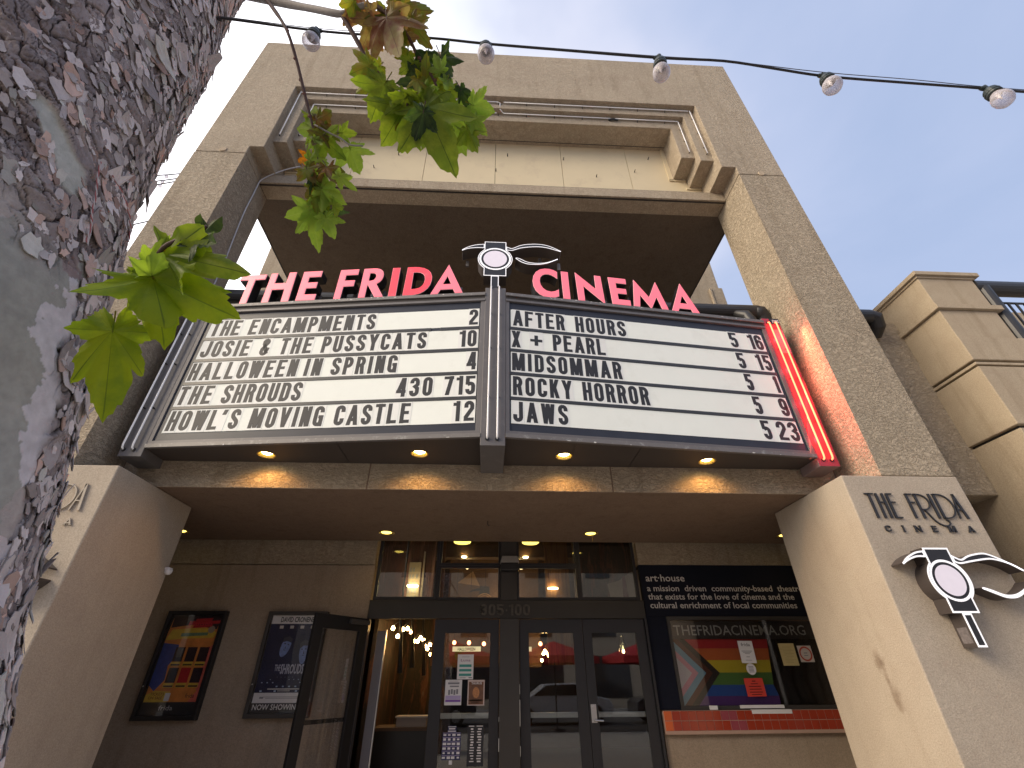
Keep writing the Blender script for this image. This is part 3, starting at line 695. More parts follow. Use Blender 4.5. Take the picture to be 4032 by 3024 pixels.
def board(fr, LN, u0, u1, end):
    g0, g1 = .045, LN - .055
    obj('rim', MB().prism(fr, [(0, 2.09), (LN, 2.09), (LN, 4.118), (0, 4.118)], 0, -.03, [[(g0, 2.172), (g1, 2.172), (g1, 3.985), (g0, 3.985)]]), 'grey', mq, bevel=.003)
    obj('top_rail', FB(fr, .0, LN, 4.072, 4.121, .001, .022), 'grey2', mq, bevel=.003)
    obj('top_rail', FB(fr, .002, LN-.002, 3.988, 4.022, .001, .012), 'grey', mq, bevel=.002)
    obj('bottom_rail', FB(fr, .0, LN, 2.088, 2.135, .001, .014), 'grey2', mq, bevel=.003)
    obj('rail_shadow_gap', FB(fr, .002, LN-.002, 4.024, 4.070, .0005, .003), 'trim_dark', mq)
    bz = obj('bezel', FB(fr, g0+.001, g1-.001, 2.173, 3.984, -.028, -.016), 'navy', mq)
    for i in range(5):
        zb = 3.586 - .3303*i; zt = 3.868 - .3283*i
        z_lo = zb + .002; z_hi = zt + (.0 if i else 0)
        st = obj('letter_strip', FB(fr, u0, u1, z_lo, z_hi, -.0155, -.0125), 'white', mq, bevel=.001)
    for i in range(4):
        zb = 3.586 - .3303*i; zt2 = 3.868 - .3283*(i+1)
        segs = [(u0-.012, u1+.012)]
        if i == 0 and end == 'L': segs = [(u0-.012, 2.945), (3.06, u1+.012)]
        for a, b in segs:
            obj('letter_track', FB(fr, a, b, zt2+.001, zb+.001, -.0155, -.006), 'blacktrack', mq, bevel=.0015)
board(fL, LL, .100, 3.527, 'L'); board(fR, LR, .062, 3.468, 'R')
TW, CAP = .174, .248
def row(fr, i, items):
    base = 3.611 - .3305*i
    for s_, u0, u1 in items:
        s2 = s_.replace(' ', '')
        ws = [GW.get(c, .43) * CAP for c in s2]
        n = len(s2)
        tot = sum(ws); nat = tot + .030*(n-1)
        if n == 1: k, gap = (u1-u0)/ws[0] if u1 else 1, 0
        else:
            gap = (u1-u0-tot)/(n-1); k = 1
            if gap < .018 or gap > .045:
                k = (u1-u0-.030*(n-1))/tot; gap = .030
        a = u0
        for c, w_ in zip(s2, ws):
            w2 = w_*k
            mb = MB()
            tilt = random.uniform(-.002, .002)
            mb.add([fr(a+x, z, y) for x, z, y in ((-.013, base-.022, -.0118), (w2+.013, base-.022, -.0118), (w2+.013, base+CAP+.012, -.0118), (-.013, base+CAP+.012, -.0118),
                    (-.013, base-.022, -.0103), (w2+.013, base-.022, -.0103), (w2+.013, base+CAP+.012, -.0103), (-.013, base+CAP+.012, -.0103))],
                   [(0, 3, 2, 1), (4, 5, 6, 7), (0, 1, 5, 4), (1, 2, 6, 5), (2, 3, 7, 6), (3, 0, 4, 7)], 0)
            wn_ = w2/CAP
            strokes_mb(mb, glyph(c, wn_, TW), TW, fr, a, base+tilt, CAP, CAP, -.0103, .0016, 1)
            obj('marquee_letter', mb, ['tile_clear', 'black'], mq)
            a += w2 + gap
row(fL, 0, [('THE', .135, .513), ('ENCAMPMENTS', .631, 2.235), ('2', 3.405, 3.512)])
row(fL, 1, [('JOSIE', .130, .738), ('&', .874, .985), ('THE', 1.115, 1.512), ('PUSSYCATS', 1.634, 2.905), ('10', 3.300, 3.506)])
row(fL, 2, [('HALLOWEEN', .113, 1.412), ('IN', 1.503, 1.70), ('SPRING', 1.820, 2.593), ('4', 3.404, 3.513)])
row(fL, 3, [('THE', .105, .504), ('SHROUDS', .627, 1.545), ('430', 2.634, 3.036), ('715', 3.167, 3.515)])
row(fL, 4, [('HOWL', .124, .70), ("'", .725, .765), ('S', .822, .928), ('MOVING', 1.054, 1.872), ('CASTLE', 1.998, 2.824), ('12', 3.290, 3.516)])
row(fR, 0, [('AFTER', .090, .742), ('HOURS', .881, 1.540), ('5', 2.975, 3.083), ('16', 3.245, 3.445)])
row(fR, 1, [('X', .073, .180), ('+', .298, .445), ('PEARL', .575, 1.231), ('5', 2.988, 3.088), ('15', 3.255, 3.452)])
row(fR, 2, [('MIDSOMMAR', .076, 1.394), ('5', 3.000, 3.092), ('1', 3.392, 3.445)])
row(fR, 3, [('ROCKY', .084, .762), ('HORROR', .886, 1.678), ('5', 3.005, 3.100), ('9', 3.345, 3.452)])
row(fR, 4, [('JAWS', .084, .688), ('5', 3.005, 3.108), ('23', 3.195, 3.462)])
# end caps and the centre post
def cap(name, x0, x1, yf, yb, z0, z1, m, label=None, tilt=0):
    return obj(name, MB().box(x0, x1, yf, yb, z0, z1), m, mq, bevel=.004, label=label)
cap('centre_post', -.112, .145, 4.215, 4.958, 1.995, 4.207, 'grey')
cap('end_cap', -3.928, -3.686, 4.615, 4.955, 1.993, 4.13, 'grey')
ncap = cap('end_cap', 3.697, 3.937, 4.615, 4.945, 1.993, 4.18, 'neoncap', 'end cap whose metal is lit red by two glowing neon tubes')  # red glow on its front is put into the colour of an added plate
def post_tubes(xs, y, z0, z1, m, parent, name='neon_tube'):
    for x in xs:
        obj(name, MB().tube([(x, y+.035, z0), (x, y+.006, z0+.012), (x, y, z0+.045), (x, y, z1-.04), (x, y+.006, z1-.01), (x, y+.035, z1)], .0095, 8), m, parent, smooth=True)
        for z in (z0, z1):
            obj('tube_boot', MB().lathe([(0, .012), (.02, .012), (.022, 0)], (x, y+.036, z), 12, axis=Matrix.Rotation(math.radians(90), 3, 'X')), 'blackmetal', parent)
        for z in (z0+.5, (z0+z1)/2+.1, z1-.45):
            obj('tube_clip', MB().tube([(x+.012, y+.036, z), (x+.002, y+.004, z)], [.007, .010], 6), 'blackmetal', parent)
post_tubes((-.040, .062), 4.178, 2.07, 4.215, 'whitetube', mq)
post_tubes((-3.892, -3.79), 4.578, 2.07, 4.08, 'whitetube', mq)
post_tubes((3.765, 3.862), 4.578, 2.07, 4.10, 'neon', mq)
obj('painted_glow_plate', MB().box(3.70, 3.934, 4.611, 4.6145, 1.997, 4.176), plain('painted_red_glow', (.40, .035, .06), .35), mq)  # thin added plate, the neon's red glow on the cap put into its colour
obj('cap_sticker', MB().box(3.79, 3.93, 4.6085, 4.6105, 3.58, 3.98), plain('clear_film', (.62, .16, .19), .15, spec=.8), mq)
mb = MB().box(3.80, 3.935, 4.6065, 4.6105, 4.08, 4.175); obj('maker_plate', mb, 'black', mq)
obj('maker_lettering', text_mb('FMS', FY(4.6063), 3.835, 4.095, .0006, .092, .055, bold=.02), 'paper', mq)
add_light('neon_glow', 'AREA', (3.86, 4.56, 3.0), 6, (1.0, .16, .09), mq, size=.1, rot=(0, math.radians(-75), math.radians(-15)))
for o_ in [o for o in COL.objects if o.name.startswith('neon_glow')]:
    o_.data.shape = 'RECTANGLE'; o_.data.size = 1.9; o_.data.size_y = .06
for z_ in (2.35, 2.85, 3.35, 3.85): add_light('tube_glow', 'POINT', (3.815, 4.535, z_), .9, (1.0, .05, .07), mq, size=.03)
# chips of bare metal on the rails
mb = MB()
for i in range(46):
    fr_ = random.choice((fL, fR)); a = random.uniform(.1, 3.4) if random.random() < .5 else random.choice((.62, 1.1, 1.3, 1.7, 2.2)) + random.gauss(0, .10)
    w_, h_ = random.uniform(.004, .028), random.uniform(.003, .012); z = random.choice((4.116, 4.112, 4.10, 4.114, 4.105, 2.10))
    n = 6; poly = [(a + w_*math.cos(t)*random.uniform(.6, 1), z - .006 + h_*math.sin(t)*random.uniform(.5, 1)) for t in [2*math.pi*k/n for k in range(n)]]
    c = .0235 if z > 3 else .0155
    mb.add([fr_(p[0], p[1], c) for p in poly], [tuple(range(n))])
obj('paint_chips', mb, 'chip', mq, kind='stuff')
# lamp cans in the underside
def can_light(x, y, z, r, lampm, energy, color, label, group, spot=118, half=False, depth=.06, lampr=.72, flush=False):
    t = thing('recessed_light', label, 'light', (x, y, z), group)
    obj('trim_ring', MB().lathe([(r, .004), (r*1.14, .003), (r*1.16, -.004), (r*1.05, -.007), (r*.97, -.003), (r*.97, depth), (r*.6, depth+.02)], (x, y, z), 24), 'brass', t, smooth=True)
    obj('bulb', MB().lathe([(0, 0.002), (r*lampr*.6, .006), (r*lampr, .022), (r*lampr, .05), (0, .052)], (x, y, z+(-.012 if flush else .004)), 20), lampm, t, smooth=not flush)
    if energy:
        add_light('lamp_light', 'SPOT', (x, y, z-.012), energy, color, t, size=.03, spot=spot, blend=.55)
    return t
WARM = (1.0, .62, .22)
ml = ['lit recessed lamp under the marquee nearest the tree trunk', 'lit recessed lamp under the marquee, just on the tree side of the centre post', 'lit recessed lamp under the marquee, just on the neon side of the centre post', 'lit recessed lamp under the marquee nearest the red neon']
for (x, y), lb in zip(holes, ml): can_light(x, y, 2.092, .085, 'lamp', 8, (1.0, .47, .13), lb, 'recessed lamps in the marquee underside', 150)
sl = [(-1.475, 6.73, 'lit yellow recessed lamp in the porch soffit above the open door'), (1.483, 6.703, 'lit yellow recessed lamp in the porch soffit with a wire hanging from it'), (4.40, 6.705, 'lit yellow recessed lamp in the porch soffit, half hidden by the pier with the emblem'), (-4.35, 6.72, 'recessed lamp in the porch soffit mostly hidden behind the pier by the posters')]
for x, y, lb in sl: can_light(x, y, 1.7845, .10, 'lampy', (2.0 if x > -4 else 0), (1.0, .66, .26), lb, 'recessed lamps in the porch soffit', 140, depth=.0015, lampr=.97, flush=True)
obj('dangling_wire', MB().tube([(1.50, 6.70, 1.775), (1.503, 6.70, 1.70), (1.50, 6.70, 1.672)], .003, 5), 'brass', COL.objects['recessed_light.005'] if 'recessed_light.005' in COL.objects else None)

# ------------------------------------------------------------------ channel letters on top of the marquee
LT = {
 'L': [('T', [(.229,4.672),(.582,4.667),(.576,4.575),(.442,4.571),(.447,4.138),(.350,4.137),(.347,4.571),(.222,4.574)], None),
  ('H', [(.639,4.680),(.733,4.680),(.733,4.487),(.891,4.487),(.891,4.684),(.992,4.684),(1.010,4.139),(.908,4.139),(.899,4.369),(.730,4.369),(.740,4.139),(.646,4.139)], None),
  ('E', [(1.094,4.683),(1.353,4.683),(1.353,4.574),(1.192,4.574),(1.194,4.472),(1.331,4.472),(1.331,4.367),(1.196,4.367),(1.198,4.254),(1.362,4.252),(1.359,4.145),(1.103,4.147)], None),
  ('F', [(1.608,4.680),(1.861,4.680),(1.861,4.577),(1.699,4.577),(1.699,4.474),(1.839,4.474),(1.838,4.367),(1.701,4.365),(1.699,4.141),(1.608,4.141)], None),
  ('R', [(1.931,4.681),(2.068,4.683),(2.115,4.678),(2.160,4.660),(2.196,4.622),(2.214,4.572),(2.216,4.520),(2.206,4.468),(2.180,4.420),(2.141,4.386),(2.267,4.144),(2.153,4.144),(2.034,4.365),(2.022,4.365),(2.022,4.146),(1.935,4.146)], [(2.026,4.593),(2.070,4.594),(2.100,4.578),(2.116,4.545),(2.115,4.505),(2.095,4.462),(2.060,4.449),(2.026,4.449)]),
  ('I', [(2.327,4.670),(2.429,4.668),(2.430,4.147),(2.328,4.148)], None),
  ('D', [(2.529,4.669),(2.620,4.668),(2.690,4.660),(2.755,4.640),(2.810,4.603),(2.852,4.549),(2.875,4.480),(2.878,4.405),(2.865,4.330),(2.836,4.262),(2.790,4.208),(2.735,4.171),(2.670,4.154),(2.600,4.151),(2.517,4.151)], [(2.620,4.566),(2.665,4.566),(2.712,4.556),(2.750,4.530),(2.776,4.486),(2.785,4.430),(2.780,4.370),(2.760,4.314),(2.725,4.276),(2.675,4.260),(2.619,4.258)]),
  ('A', [(3.088,4.683),(3.300,4.150),(3.201,4.149),(3.170,4.224),(3.007,4.224),(2.975,4.146),(2.878,4.145)], [(3.084,4.470),(3.138,4.319),(3.030,4.318)])],
 'R': [('C', [(.700,4.626),(.652,4.655),(.597,4.669),(.531,4.667),(.463,4.640),(.406,4.583),(.369,4.502),(.356,4.408),(.365,4.315),(.396,4.235),(.445,4.177),(.507,4.143),(.580,4.135),(.645,4.149),(.703,4.179),(.705,4.304),(.652,4.264),(.597,4.247),(.539,4.257),(.493,4.296),(.463,4.355),(.453,4.424),(.463,4.487),(.490,4.531),(.526,4.556),(.572,4.564),(.619,4.552),(.656,4.530),(.696,4.495)], None),
  ('I', [(.752,4.646),(.850,4.648),(.853,4.145),(.759,4.142)], None),
  ('N', [(.949,4.662),(1.217,4.385),(1.220,4.641),(1.311,4.641),(1.323,4.128),(1.050,4.416),(1.050,4.149),(.960,4.146)], None),
  ('E', [(1.415,4.640),(1.669,4.642),(1.669,4.546),(1.516,4.546),(1.518,4.448),(1.651,4.448),(1.650,4.353),(1.519,4.351),(1.521,4.243),(1.682,4.243),(1.681,4.143),(1.425,4.145)], None),
  ('M', [(1.785,4.650),(1.965,4.343),(2.105,4.655),(2.211,4.149),(2.119,4.147),(2.075,4.359),(1.966,4.133),(1.841,4.368),(1.808,4.152),(1.719,4.150)], None),
  ('A', [(2.476,4.681),(2.664,4.121),(2.564,4.118),(2.540,4.200),(2.373,4.199),(2.343,4.126),(2.249,4.124)], [(2.464,4.450),(2.512,4.299),(2.406,4.298)])]}
def inset(poly, d):
    n = len(poly); ar = sum(poly[i][0]*poly[(i+1) % n][1] - poly[(i+1) % n][0]*poly[i][1] for i in range(n)); s_ = 1 if ar > 0 else -1
    out = []
    for i in range(n):
        p0, p1, p2 = Vector(poly[i-1]), Vector(poly[i]), Vector(poly[(i+1) % n])
        d1, d2 = (p1-p0).normalized(), (p2-p1).normalized()
        n1, n2 = Vector((-d1.y, d1.x))*s_, Vector((-d2.y, d2.x))*s_
        b = (n1+n2); b = b.normalized() if b.length > 1e-6 else n1
        out.append(tuple(p1 + b * d / max(.35, b.dot(n1))))
    return out
for side, fr, lb in (('L', fL, 'row of eight pink-red channel letters standing on the board next to the tree'), ('R', fR, 'row of six pink-red channel letters standing on the board next to the red neon')):
    t = thing('channel_letters', lb, 'sign letters', tuple(fr(1.6, 4.13, 0)), None)
    for ch, poly, hole in LT[side]:
        deep = side == 'L' and ch in 'ID'
        hs = [hole] if hole else []
        can = obj('letter', MB().prism(fr, poly, -.012, -.155, hs), 'blackmetal', t)
        fi = inset(poly, .0045); hi = [inset(hole, -.0045)] if hole else []
        obj('face_trim', MB().prism(fr, poly, -.0065, -.0118, hs), 'redrim', can)
        obj('letter_face', MB().prism(fr, fi, -.001, -.006, hi), 'red2' if deep else 'red', can)
        xs_ = [p[0] for p in poly]; xm = (min(xs_)+max(xs_))/2
        obj('bracket', FB(fr, min(xs_)+.02, min(xs_)+.06, 4.10, 4.45, -.20, -.157), 'grey', can)
        if max(xs_)-min(xs_) > .15: obj('bracket', FB(fr, max(xs_)-.08, max(xs_)-.04, 4.10, 4.40, -.20, -.157), 'grey', can)

# ------------------------------------------------------------------ round lens emblem signs
def smooth_pts(p, n=5):
    p = [Vector(q) for q in p]; out = []
    for i in range(len(p)-1):
        a, b, c, d = p[max(i-1, 0)], p[i], p[i+1], p[min(i+2, len(p)-1)]
        for k in range(n):
            t = k/n
            out.append(tuple(.5*((2*b) + (c-a)*t + (2*a-5*b+4*c-d)*t*t + (3*b-a-3*c+d)*t**3)))
    out.append(tuple(p[-1])); return out
def emblem(fr, ox, oz, label, depth=.15, s=1.0, hl=.20, parts='all', mirror=1, lw=.010, pier=False):
    """origin: centre of the lens"""
    P = lambda pts: [(ox + mirror*x*s, oz + z*s) for x, z in pts]
    t = thing('emblem_sign', label, 'sign', tuple(fr(ox, oz, 0)), 'round lens emblem signs')
    cr = .229
    k_ = 1.0
    a0 = math.degrees(math.acos(.146/cr))
    body = [(-.146, .335), (.146, .335)] + arc(0, 0, cr, cr, a0, -a0, 14) + [(.146, -.315), (-.146, -.315)] + arc(0, 0, cr, cr, 180+a0, 180-a0, 14)
    def solid(name, poly, c1, c0, edge=True):
        poly = P(poly)
        if mirror < 0: poly = poly[::-1]
        o = obj(name, MB().prism(fr, poly, c1, c0, mi=0, side=1), ['emblem', 'emblem_side'], t)
        n = len(poly); ins = inset(poly, lw)
        mb = MB(); cc = c1 + .003
        for i in range(n):
            j = (i+1) % n
            mb.add([fr(*poly[i], cc), fr(*poly[j], cc), fr(*ins[j], cc), fr(*ins[i], cc), fr(*poly[i], c1), fr(*poly[j], c1)], [(0, 1, 2, 3), (4, 5, 1, 0)])
        obj('white_outline', mb, 'whiteline', o)
        return o
    b = solid('camera_body', body, 0, -depth)
    def annulus(r0, r1, c, m, nm):
        n = 40; mb = MB()
        for i in range(n):
            t0, t1 = 2*math.pi*i/n, 2*math.pi*(i+1)/n
            q = [(r1*math.cos(t0), r1*math.sin(t0)), (r1*math.cos(t1), r1*math.sin(t1)), (r0*math.cos(t1), r0*math.sin(t1)), (r0*math.cos(t0), r0*math.sin(t0))]
            mb.add([fr(*p, c) for p in P(q)], [(0, 1, 2, 3)])
        return obj(nm, mb, m, b)
    annulus(.185, .210, .0045, 'whiteline', 'white_ring')
    annulus(.0, .156, .005, 'lens', 'lens_disc')
    solid('handle', [(-.050, -.316), (.050, -.316), (.050, -.316-hl), (-.050, -.316-hl)], -.001, -depth)
    lb_up = smooth_pts([(-.447, .158), (-.395, .205), (-.313, .252), (-.235, .276), (-.1475, .288)])
    lb_lo = smooth_pts([(-.1475, .208), (-.235, .208), (-.313, .198), (-.385, .178), (-.443, .143)])
    if pier:
        lb_up = smooth_pts([(-.445, .175), (-.37, .235), (-.25, .290), (-.1475, .306)]); lb_lo = smooth_pts([(-.1475, .235), (-.25, .235), (-.36, .200), (-.437, .160)])
    solid('brow', lb_up + lb_lo, -.0015, -depth)
    rb_up = smooth_pts([(.1475, .250), (.185, .232), (.223, .222), (.275, .250), (.325, .281), (.395, .307), (.467, .319), (.545, .326), (.624, .322), (.700, .305), (.756, .280), (.825, .240), (.889, .195)])
    rb_lo = smooth_pts([(.882, .184), (.777, .224), (.720, .245), (.661, .259), (.590, .266), (.520, .263), (.430, .250), (.347, .230), (.290, .205), (.230, .177), (.190, .175), (.1475, .178)])
    if pier:
        rb_up = smooth_pts([(.1475, .262), (.185, .240), (.242, .218), (.32, .250), (.41, .273), (.54, .285), (.665, .242), (.79, .172), (.895, .105)])
        rb_lo = smooth_pts([(.888, .092), (.80, .152), (.70, .190), (.60, .212), (.52, .210), (.42, .197), (.32, .182), (.24, .168), (.196, .168), (.1475, .185)])
    solid('brow', (rb_up + rb_lo)[::-1], -.0015, -depth)
    li_up = smooth_pts([(.272, .036), (.300, .036), (.344, .016), (.395, -.018), (.442, -.038), (.500, -.050), (.556, -.052), (.605, -.048), (.648, -.040), (.695, -.026), (.741, -.008), (.790, .016), (.836, .041)])
    li_lo = smooth_pts([(.836, .036), (.790, .006), (.748, -.020), (.700, -.046), (.647, -.064), (.590, -.078), (.532, -.082), (.475, -.082), (.418, -.075), (.370, -.056), (.328, -.030), (.295, .000), (.272, .022)])
    if pier:
        li_up = smooth_pts([(.315, -.070), (.35, -.072), (.42, -.095), (.53, -.138), (.64, -.135), (.74, -.10), (.82, -.055), (.89, .0)])
        li_lo = smooth_pts([(.89, -.015), (.82, -.085), (.74, -.135), (.64, -.172), (.53, -.172), (.43, -.135), (.36, -.105), (.315, -.085)])
    solid('lower_lid', (li_up + li_lo)[::-1], -.0015, -depth)
    for x0, x1, z0, z1 in ((-.40, -.36, .06, .16), (.60, .64, -.16, .26), (.86, .90, .04, .17)):
        if parts == 'all': obj('bracket', MB().add([fr(ox+x*s, oz+z*s, c) for c in (-depth-.04, -depth-.015) for z in (z0, z1) for x in (x0, x1)], [(0, 1, 3, 2), (4, 6, 7, 5), (0, 4, 5, 1), (2, 3, 7, 6), (0, 2, 6, 4), (1, 5, 7, 3)]), 'grey', t)
    return t
emblem(FY(4.238), .002, 4.771, 'round lens emblem with swooping brows above the marquee centre post', depth=.18, hl=.40, s=1.021)
em2 = emblem(FY(4.211), 4.168, .733, 'round lens emblem fixed to the smooth pier under the black lettering', depth=.152, s=.845, hl=.305, parts='few', lw=.015, pier=True)
emblem(FY(4.211), -4.475, .733, 'round lens emblem on the pier behind the tree trunk, only its brow tip showing', depth=.152, s=.845, hl=.305, parts='few', lw=.015, pier=True)
# faded sticker on the handle side of the pier emblem
obj('sticker', MB().add([(4.1255, 4.235, .24), (4.1255, 4.33, .24), (4.1255, 4.33, .36), (4.1255, 4.235, .36)], [(0, 1, 2, 3)]), plain('faded_sticker', (.16, .14, .14), .6, var=.7, vscale=60), em2)

# ------------------------------------------------------------------ raised lettering on the piers
def pier_lettering(dx, m, label):
    t = thing('pier_lettering', label, 'lettering', (4.3+dx, YP-.02, 1.4), None)
    fr = FY(YP-.012); z0 = 1.3325; Z1 = 1.586
    T_, t_ = .0215, .011
    def letter(thick, thin):
        mb = MB()
        mv = lambda ss: [tuple([k[0]] + ([ [(x+dx, z) for x, z in k[1]] ] if k[0] in 'po' else [k[1]+dx, k[2], k[3]+dx, k[4]])) if k[0] != 'h' else ('h', k[1]+dx, k[2]+dx, k[3]) for k in ss]
        strokes_mb(mb, mv(thick), T_, fr, 0, 0, 1, 1, .004, .014)
        strokes_mb(mb, mv(thin), t_, fr, 0, 0, 1, 1, .0045, .0135, ty=t_)
        obj('letter', mb, m, t)
    D = lambda x, x2=None: ('d', x, z0, x2 if x2 is not None else x, Z1)
    letter([D(3.873)], [('h', 3.827, 3.921, Z1-.005)])
    letter([D(3.949), D(4.013)], [('h', 3.955, 4.010, 1.493)])
    letter([D(4.061)], [('h', 4.06, 4.117, Z1-.005), ('h', 4.06, 4.121, 1.494), ('h', 4.06, 4.125, z0+.005)])
    letter([D(4.268)], [('h', 4.255, 4.327, Z1-.005), ('h', 4.268, 4.328, 1.495)])
    letter([D(4.358)], [('p', smooth_pts([(4.340, 1.580), (4.390, 1.580), (4.430, 1.570), (4.464, 1.543), (4.478, 1.500), (4.466, 1.456), (4.430, 1.428), (4.385, 1.421), (4.358, 1.421)], 3)),
                       ('p', smooth_pts([(4.397, 1.421), (4.418, 1.369), (4.454, 1.302), (4.508, 1.264), (4.556, 1.260), (4.589, 1.281), (4.588, 1.308), (4.565, 1.320)], 3))])
    letter([D(4.511)], [])
    letter([D(4.564)], [('p', smooth_pts([(4.546, 1.580), (4.620, 1.580), (4.684, 1.548), (4.715, 1.487), (4.715, 1.421), (4.677, 1.363), (4.620, 1.338), (4.560, 1.338)], 3))])
    letter([('d', 4.810, z0, 4.769, Z1)], [('d', 4.726, z0, 4.769, Z1), ('h', 4.740, 4.785, 1.422)])
    for ch, x in zip('CINEMA', (3.922, 4.078, 4.228, 4.400, 4.579, 4.774)):
        w_ = {'I': .28, 'M': 1.15, 'C': .95, 'N': 1.0, 'A': 1.05}.get(ch, .8)
        mb = MB(); strokes_mb(mb, glyph(ch, w_, .18), .18, fr, x+dx-w_*.031, 1.199, .062, .060, .004, .012)
        if ch in 'INEMA':  # small serifs
            a0 = x+dx-w_*.031
            for xx in ([a0+.5*w_*.062] if ch == 'I' else [a0+.006] + ([a0+w_*.062-.006] if ch in 'NMA' else [])):
                for zz in ((1.201, 1.257) if ch in 'INE' else (1.201,)):
                    mb.add([fr(xx+sx, zz+sz, c) for c in (.004, .0155) for sz in (-.003, .003) for sx in (-.011, .011)], [(4, 5, 7, 6), (0, 1, 5, 4), (2, 6, 7, 3), (0, 4, 6, 2), (1, 3, 7, 5)])
        obj('letter', mb, m, t)
pier_lettering(0, 'emblem', 'thin black art deco lettering raised on the pier above the lens emblem')
pier_lettering(-8.60, plain('unpainted_letter', (.36, .31, .25), .6), 'thin beige lettering in relief on the pier, cut off by the tree trunk')

# ------------------------------------------------------------------ pipes behind the marquee
pr = thing('pipe_rail', 'thick black horizontal pipe running behind the red channel letters', 'pipe', (0, 5.0, 4.64))
obj('pipe', MB().tube([(-5.3, 5.0, 4.64), (-4.6, 5.0, 4.64), (3.98, 5.0, 4.64)], .115, 20, caps=True), 'pipe', pr, smooth=False)
obj('elbow', MB().tube([(3.92, 5.0, 4.64), (4.02, 5.0, 4.63), (4.07, 5.03, 4.56), (4.08, 5.08, 4.40), (4.08, 5.12, 4.2)], [.115, .118, .12, .118, .115], 20), 'pipe', pr, smooth=True)
obj('elbow', MB().tube([(3.55, 4.98, 4.60), (3.72, 4.90, 4.50), (3.74, 4.88, 4.36), (3.74, 4.88, 4.2)], [.05, .075, .085, .085], 16), 'pipe', pr, smooth=True)
for x in (-2.2, -.4, 1.9):
    obj('pipe_post', MB().tube([(x, 5.05, 2.3), (x, 5.05, 4.55)], .05, 12), 'pipe', pr)

# ------------------------------------------------------------------ wing wall, stepped tower and balcony beside the portal
nb = thing('neighbouring_building', 'stepped tan stucco tower with dark grooved bands beside the cinema portal', 'building', (6.7, 4.6, GZ))
box_obj('wing_wall', (4.937, 6.60, 5.21, 5.62, 1.896, 4.655), 'rough', nb, bevel=.012)
box_obj('wing_coping', (4.94, 6.60, 5.22, 5.60, 4.656, 4.70), 'rough', nb, bevel=.008)
XT, YT = 6.335, 4.557
def blk(name, x0, x1, y0, z0, z1, m='tower', bev=.010): return box_obj(name, (x0, x1, y0, 8.0, z0, z1), m, nb, bevel=bev)
blk('tower_cap', XT-.055, 7.29, YT-.055, 5.055, 5.125, bev=.006)
blk('tower_shaft', XT, 7.20, YT, 4.478, 5.052)
blk('cap_reveal', XT-.02, 7.23, YT-.02, 5.018, 5.054, 'tower', .002)
blk('tower_band', XT-.045, 7.285, YT-.045, 4.395, 4.475, bev=.006)
blk('tower_shaft', XT+.001, 7.195, YT+.001, 3.895, 4.392)
blk('tower_base', XT-.018, 12.0, YT-.018, 3.505, 3.892)
blk('dark_groove', XT+.03, 12.0, YT+.03, 3.470, 3.503, 'trim_dark', 0)
blk('tower_fillet', XT-.016, 12.0, YT-.016, 3.430, 3.468, bev=.004)
blk('dark_groove', XT+.03, 12.0, YT+.03, 3.402, 3.428, 'trim_dark', 0)
blk('tower_base', XT-.018, 12.0, YT-.018, 2.548, 3.400)
blk('dark_groove', XT+.04, 12.0, YT+.04, 2.512, 2.546, 'trim_dark', 0)
blk('tower_base', XT+.006, 12.0, YT+.006, GZ, 2.510)
box_obj('passage_wall', (5.3, 6.34, 7.6, 7.8, GZ, 4.6), 'wallb', nb)
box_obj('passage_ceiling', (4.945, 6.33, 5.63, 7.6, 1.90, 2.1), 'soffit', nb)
rl = thing('balcony_rail', 'black tubular balcony railing with thin upright bars on the neighbouring tower', 'railing', (7.6, YT+.1, 3.9))
obj('rail_tube', MB().tube([(7.22, 4.66, 4.955), (12.0, 4.66, 4.955)], .118, 18), 'pipe', rl)
obj('rail_post', MB().tube([(7.36, 4.63, 3.893), (7.36, 4.63, 4.92)], .092, 16), 'pipe', rl)
obj('mid_rail', MB().tube([(7.40, 4.66, 4.665), (12.0, 4.66, 4.665)], .017, 8), 'pipe', rl)
obj('mid_rail', MB().tube([(7.40, 4.66, 4.0), (12.0, 4.66, 4.0)], .017, 8), 'pipe', rl)
for i in range(24):
    x = 7.52 + i*.125
    obj('bar', MB().box(x-.011, x+.011, 4.65, 4.672, 4.0, 4.665), 'pipe', rl)
tp = obj('tape_patch', MB().tube([(8.17, 4.66, 4.955), (8.42, 4.66, 4.955)], .1195, 18, caps=False), 'smooth', rl)
pr2 = tag(obj('pipe_stub', MB().tube([(4.945, 5.0, 4.62), (5.72, 5.0, 4.62), (5.80, 5.0, 4.60), (5.84, 5.06, 4.50), (5.85, 5.2, 4.42)], [.115, .115, .12, .115, .11], 18), 'pipe', at=(5.4, 5.0, 4.62)), 'short black pipe with an elbow between the portal pillar and the stepped tower', 'pipe')
box_obj('terrace_wall', (8.6, 13.0, 6.6, 7.0, 3.9, 6.35), 'tower', nb)
# hall behind, seen through the portal
hl = thing('rear_hall', 'plain stucco upper hall glimpsed behind the portal opening', 'building', (0, 9, 2.8))
box_obj('hall_wall', (-6.36, 6.335, 9.0, 16.0, 2.72, 12.0), 'rough_high', hl, bevel=.02)
box_obj('hall_base', (6.10, 6.40, 8.96, 15.9, 2.72, 9.215), 'rough_high', hl, bevel=.01)
box_obj('hall_base', (6.02, 6.075, 8.93, 15.8, 2.72, 9.17), 'rough_high', hl, bevel=.01)
box_obj('low_roof', (-5.3, 5.3, 7.52, 9.0, 2.5, 2.7), 'tower', hl)

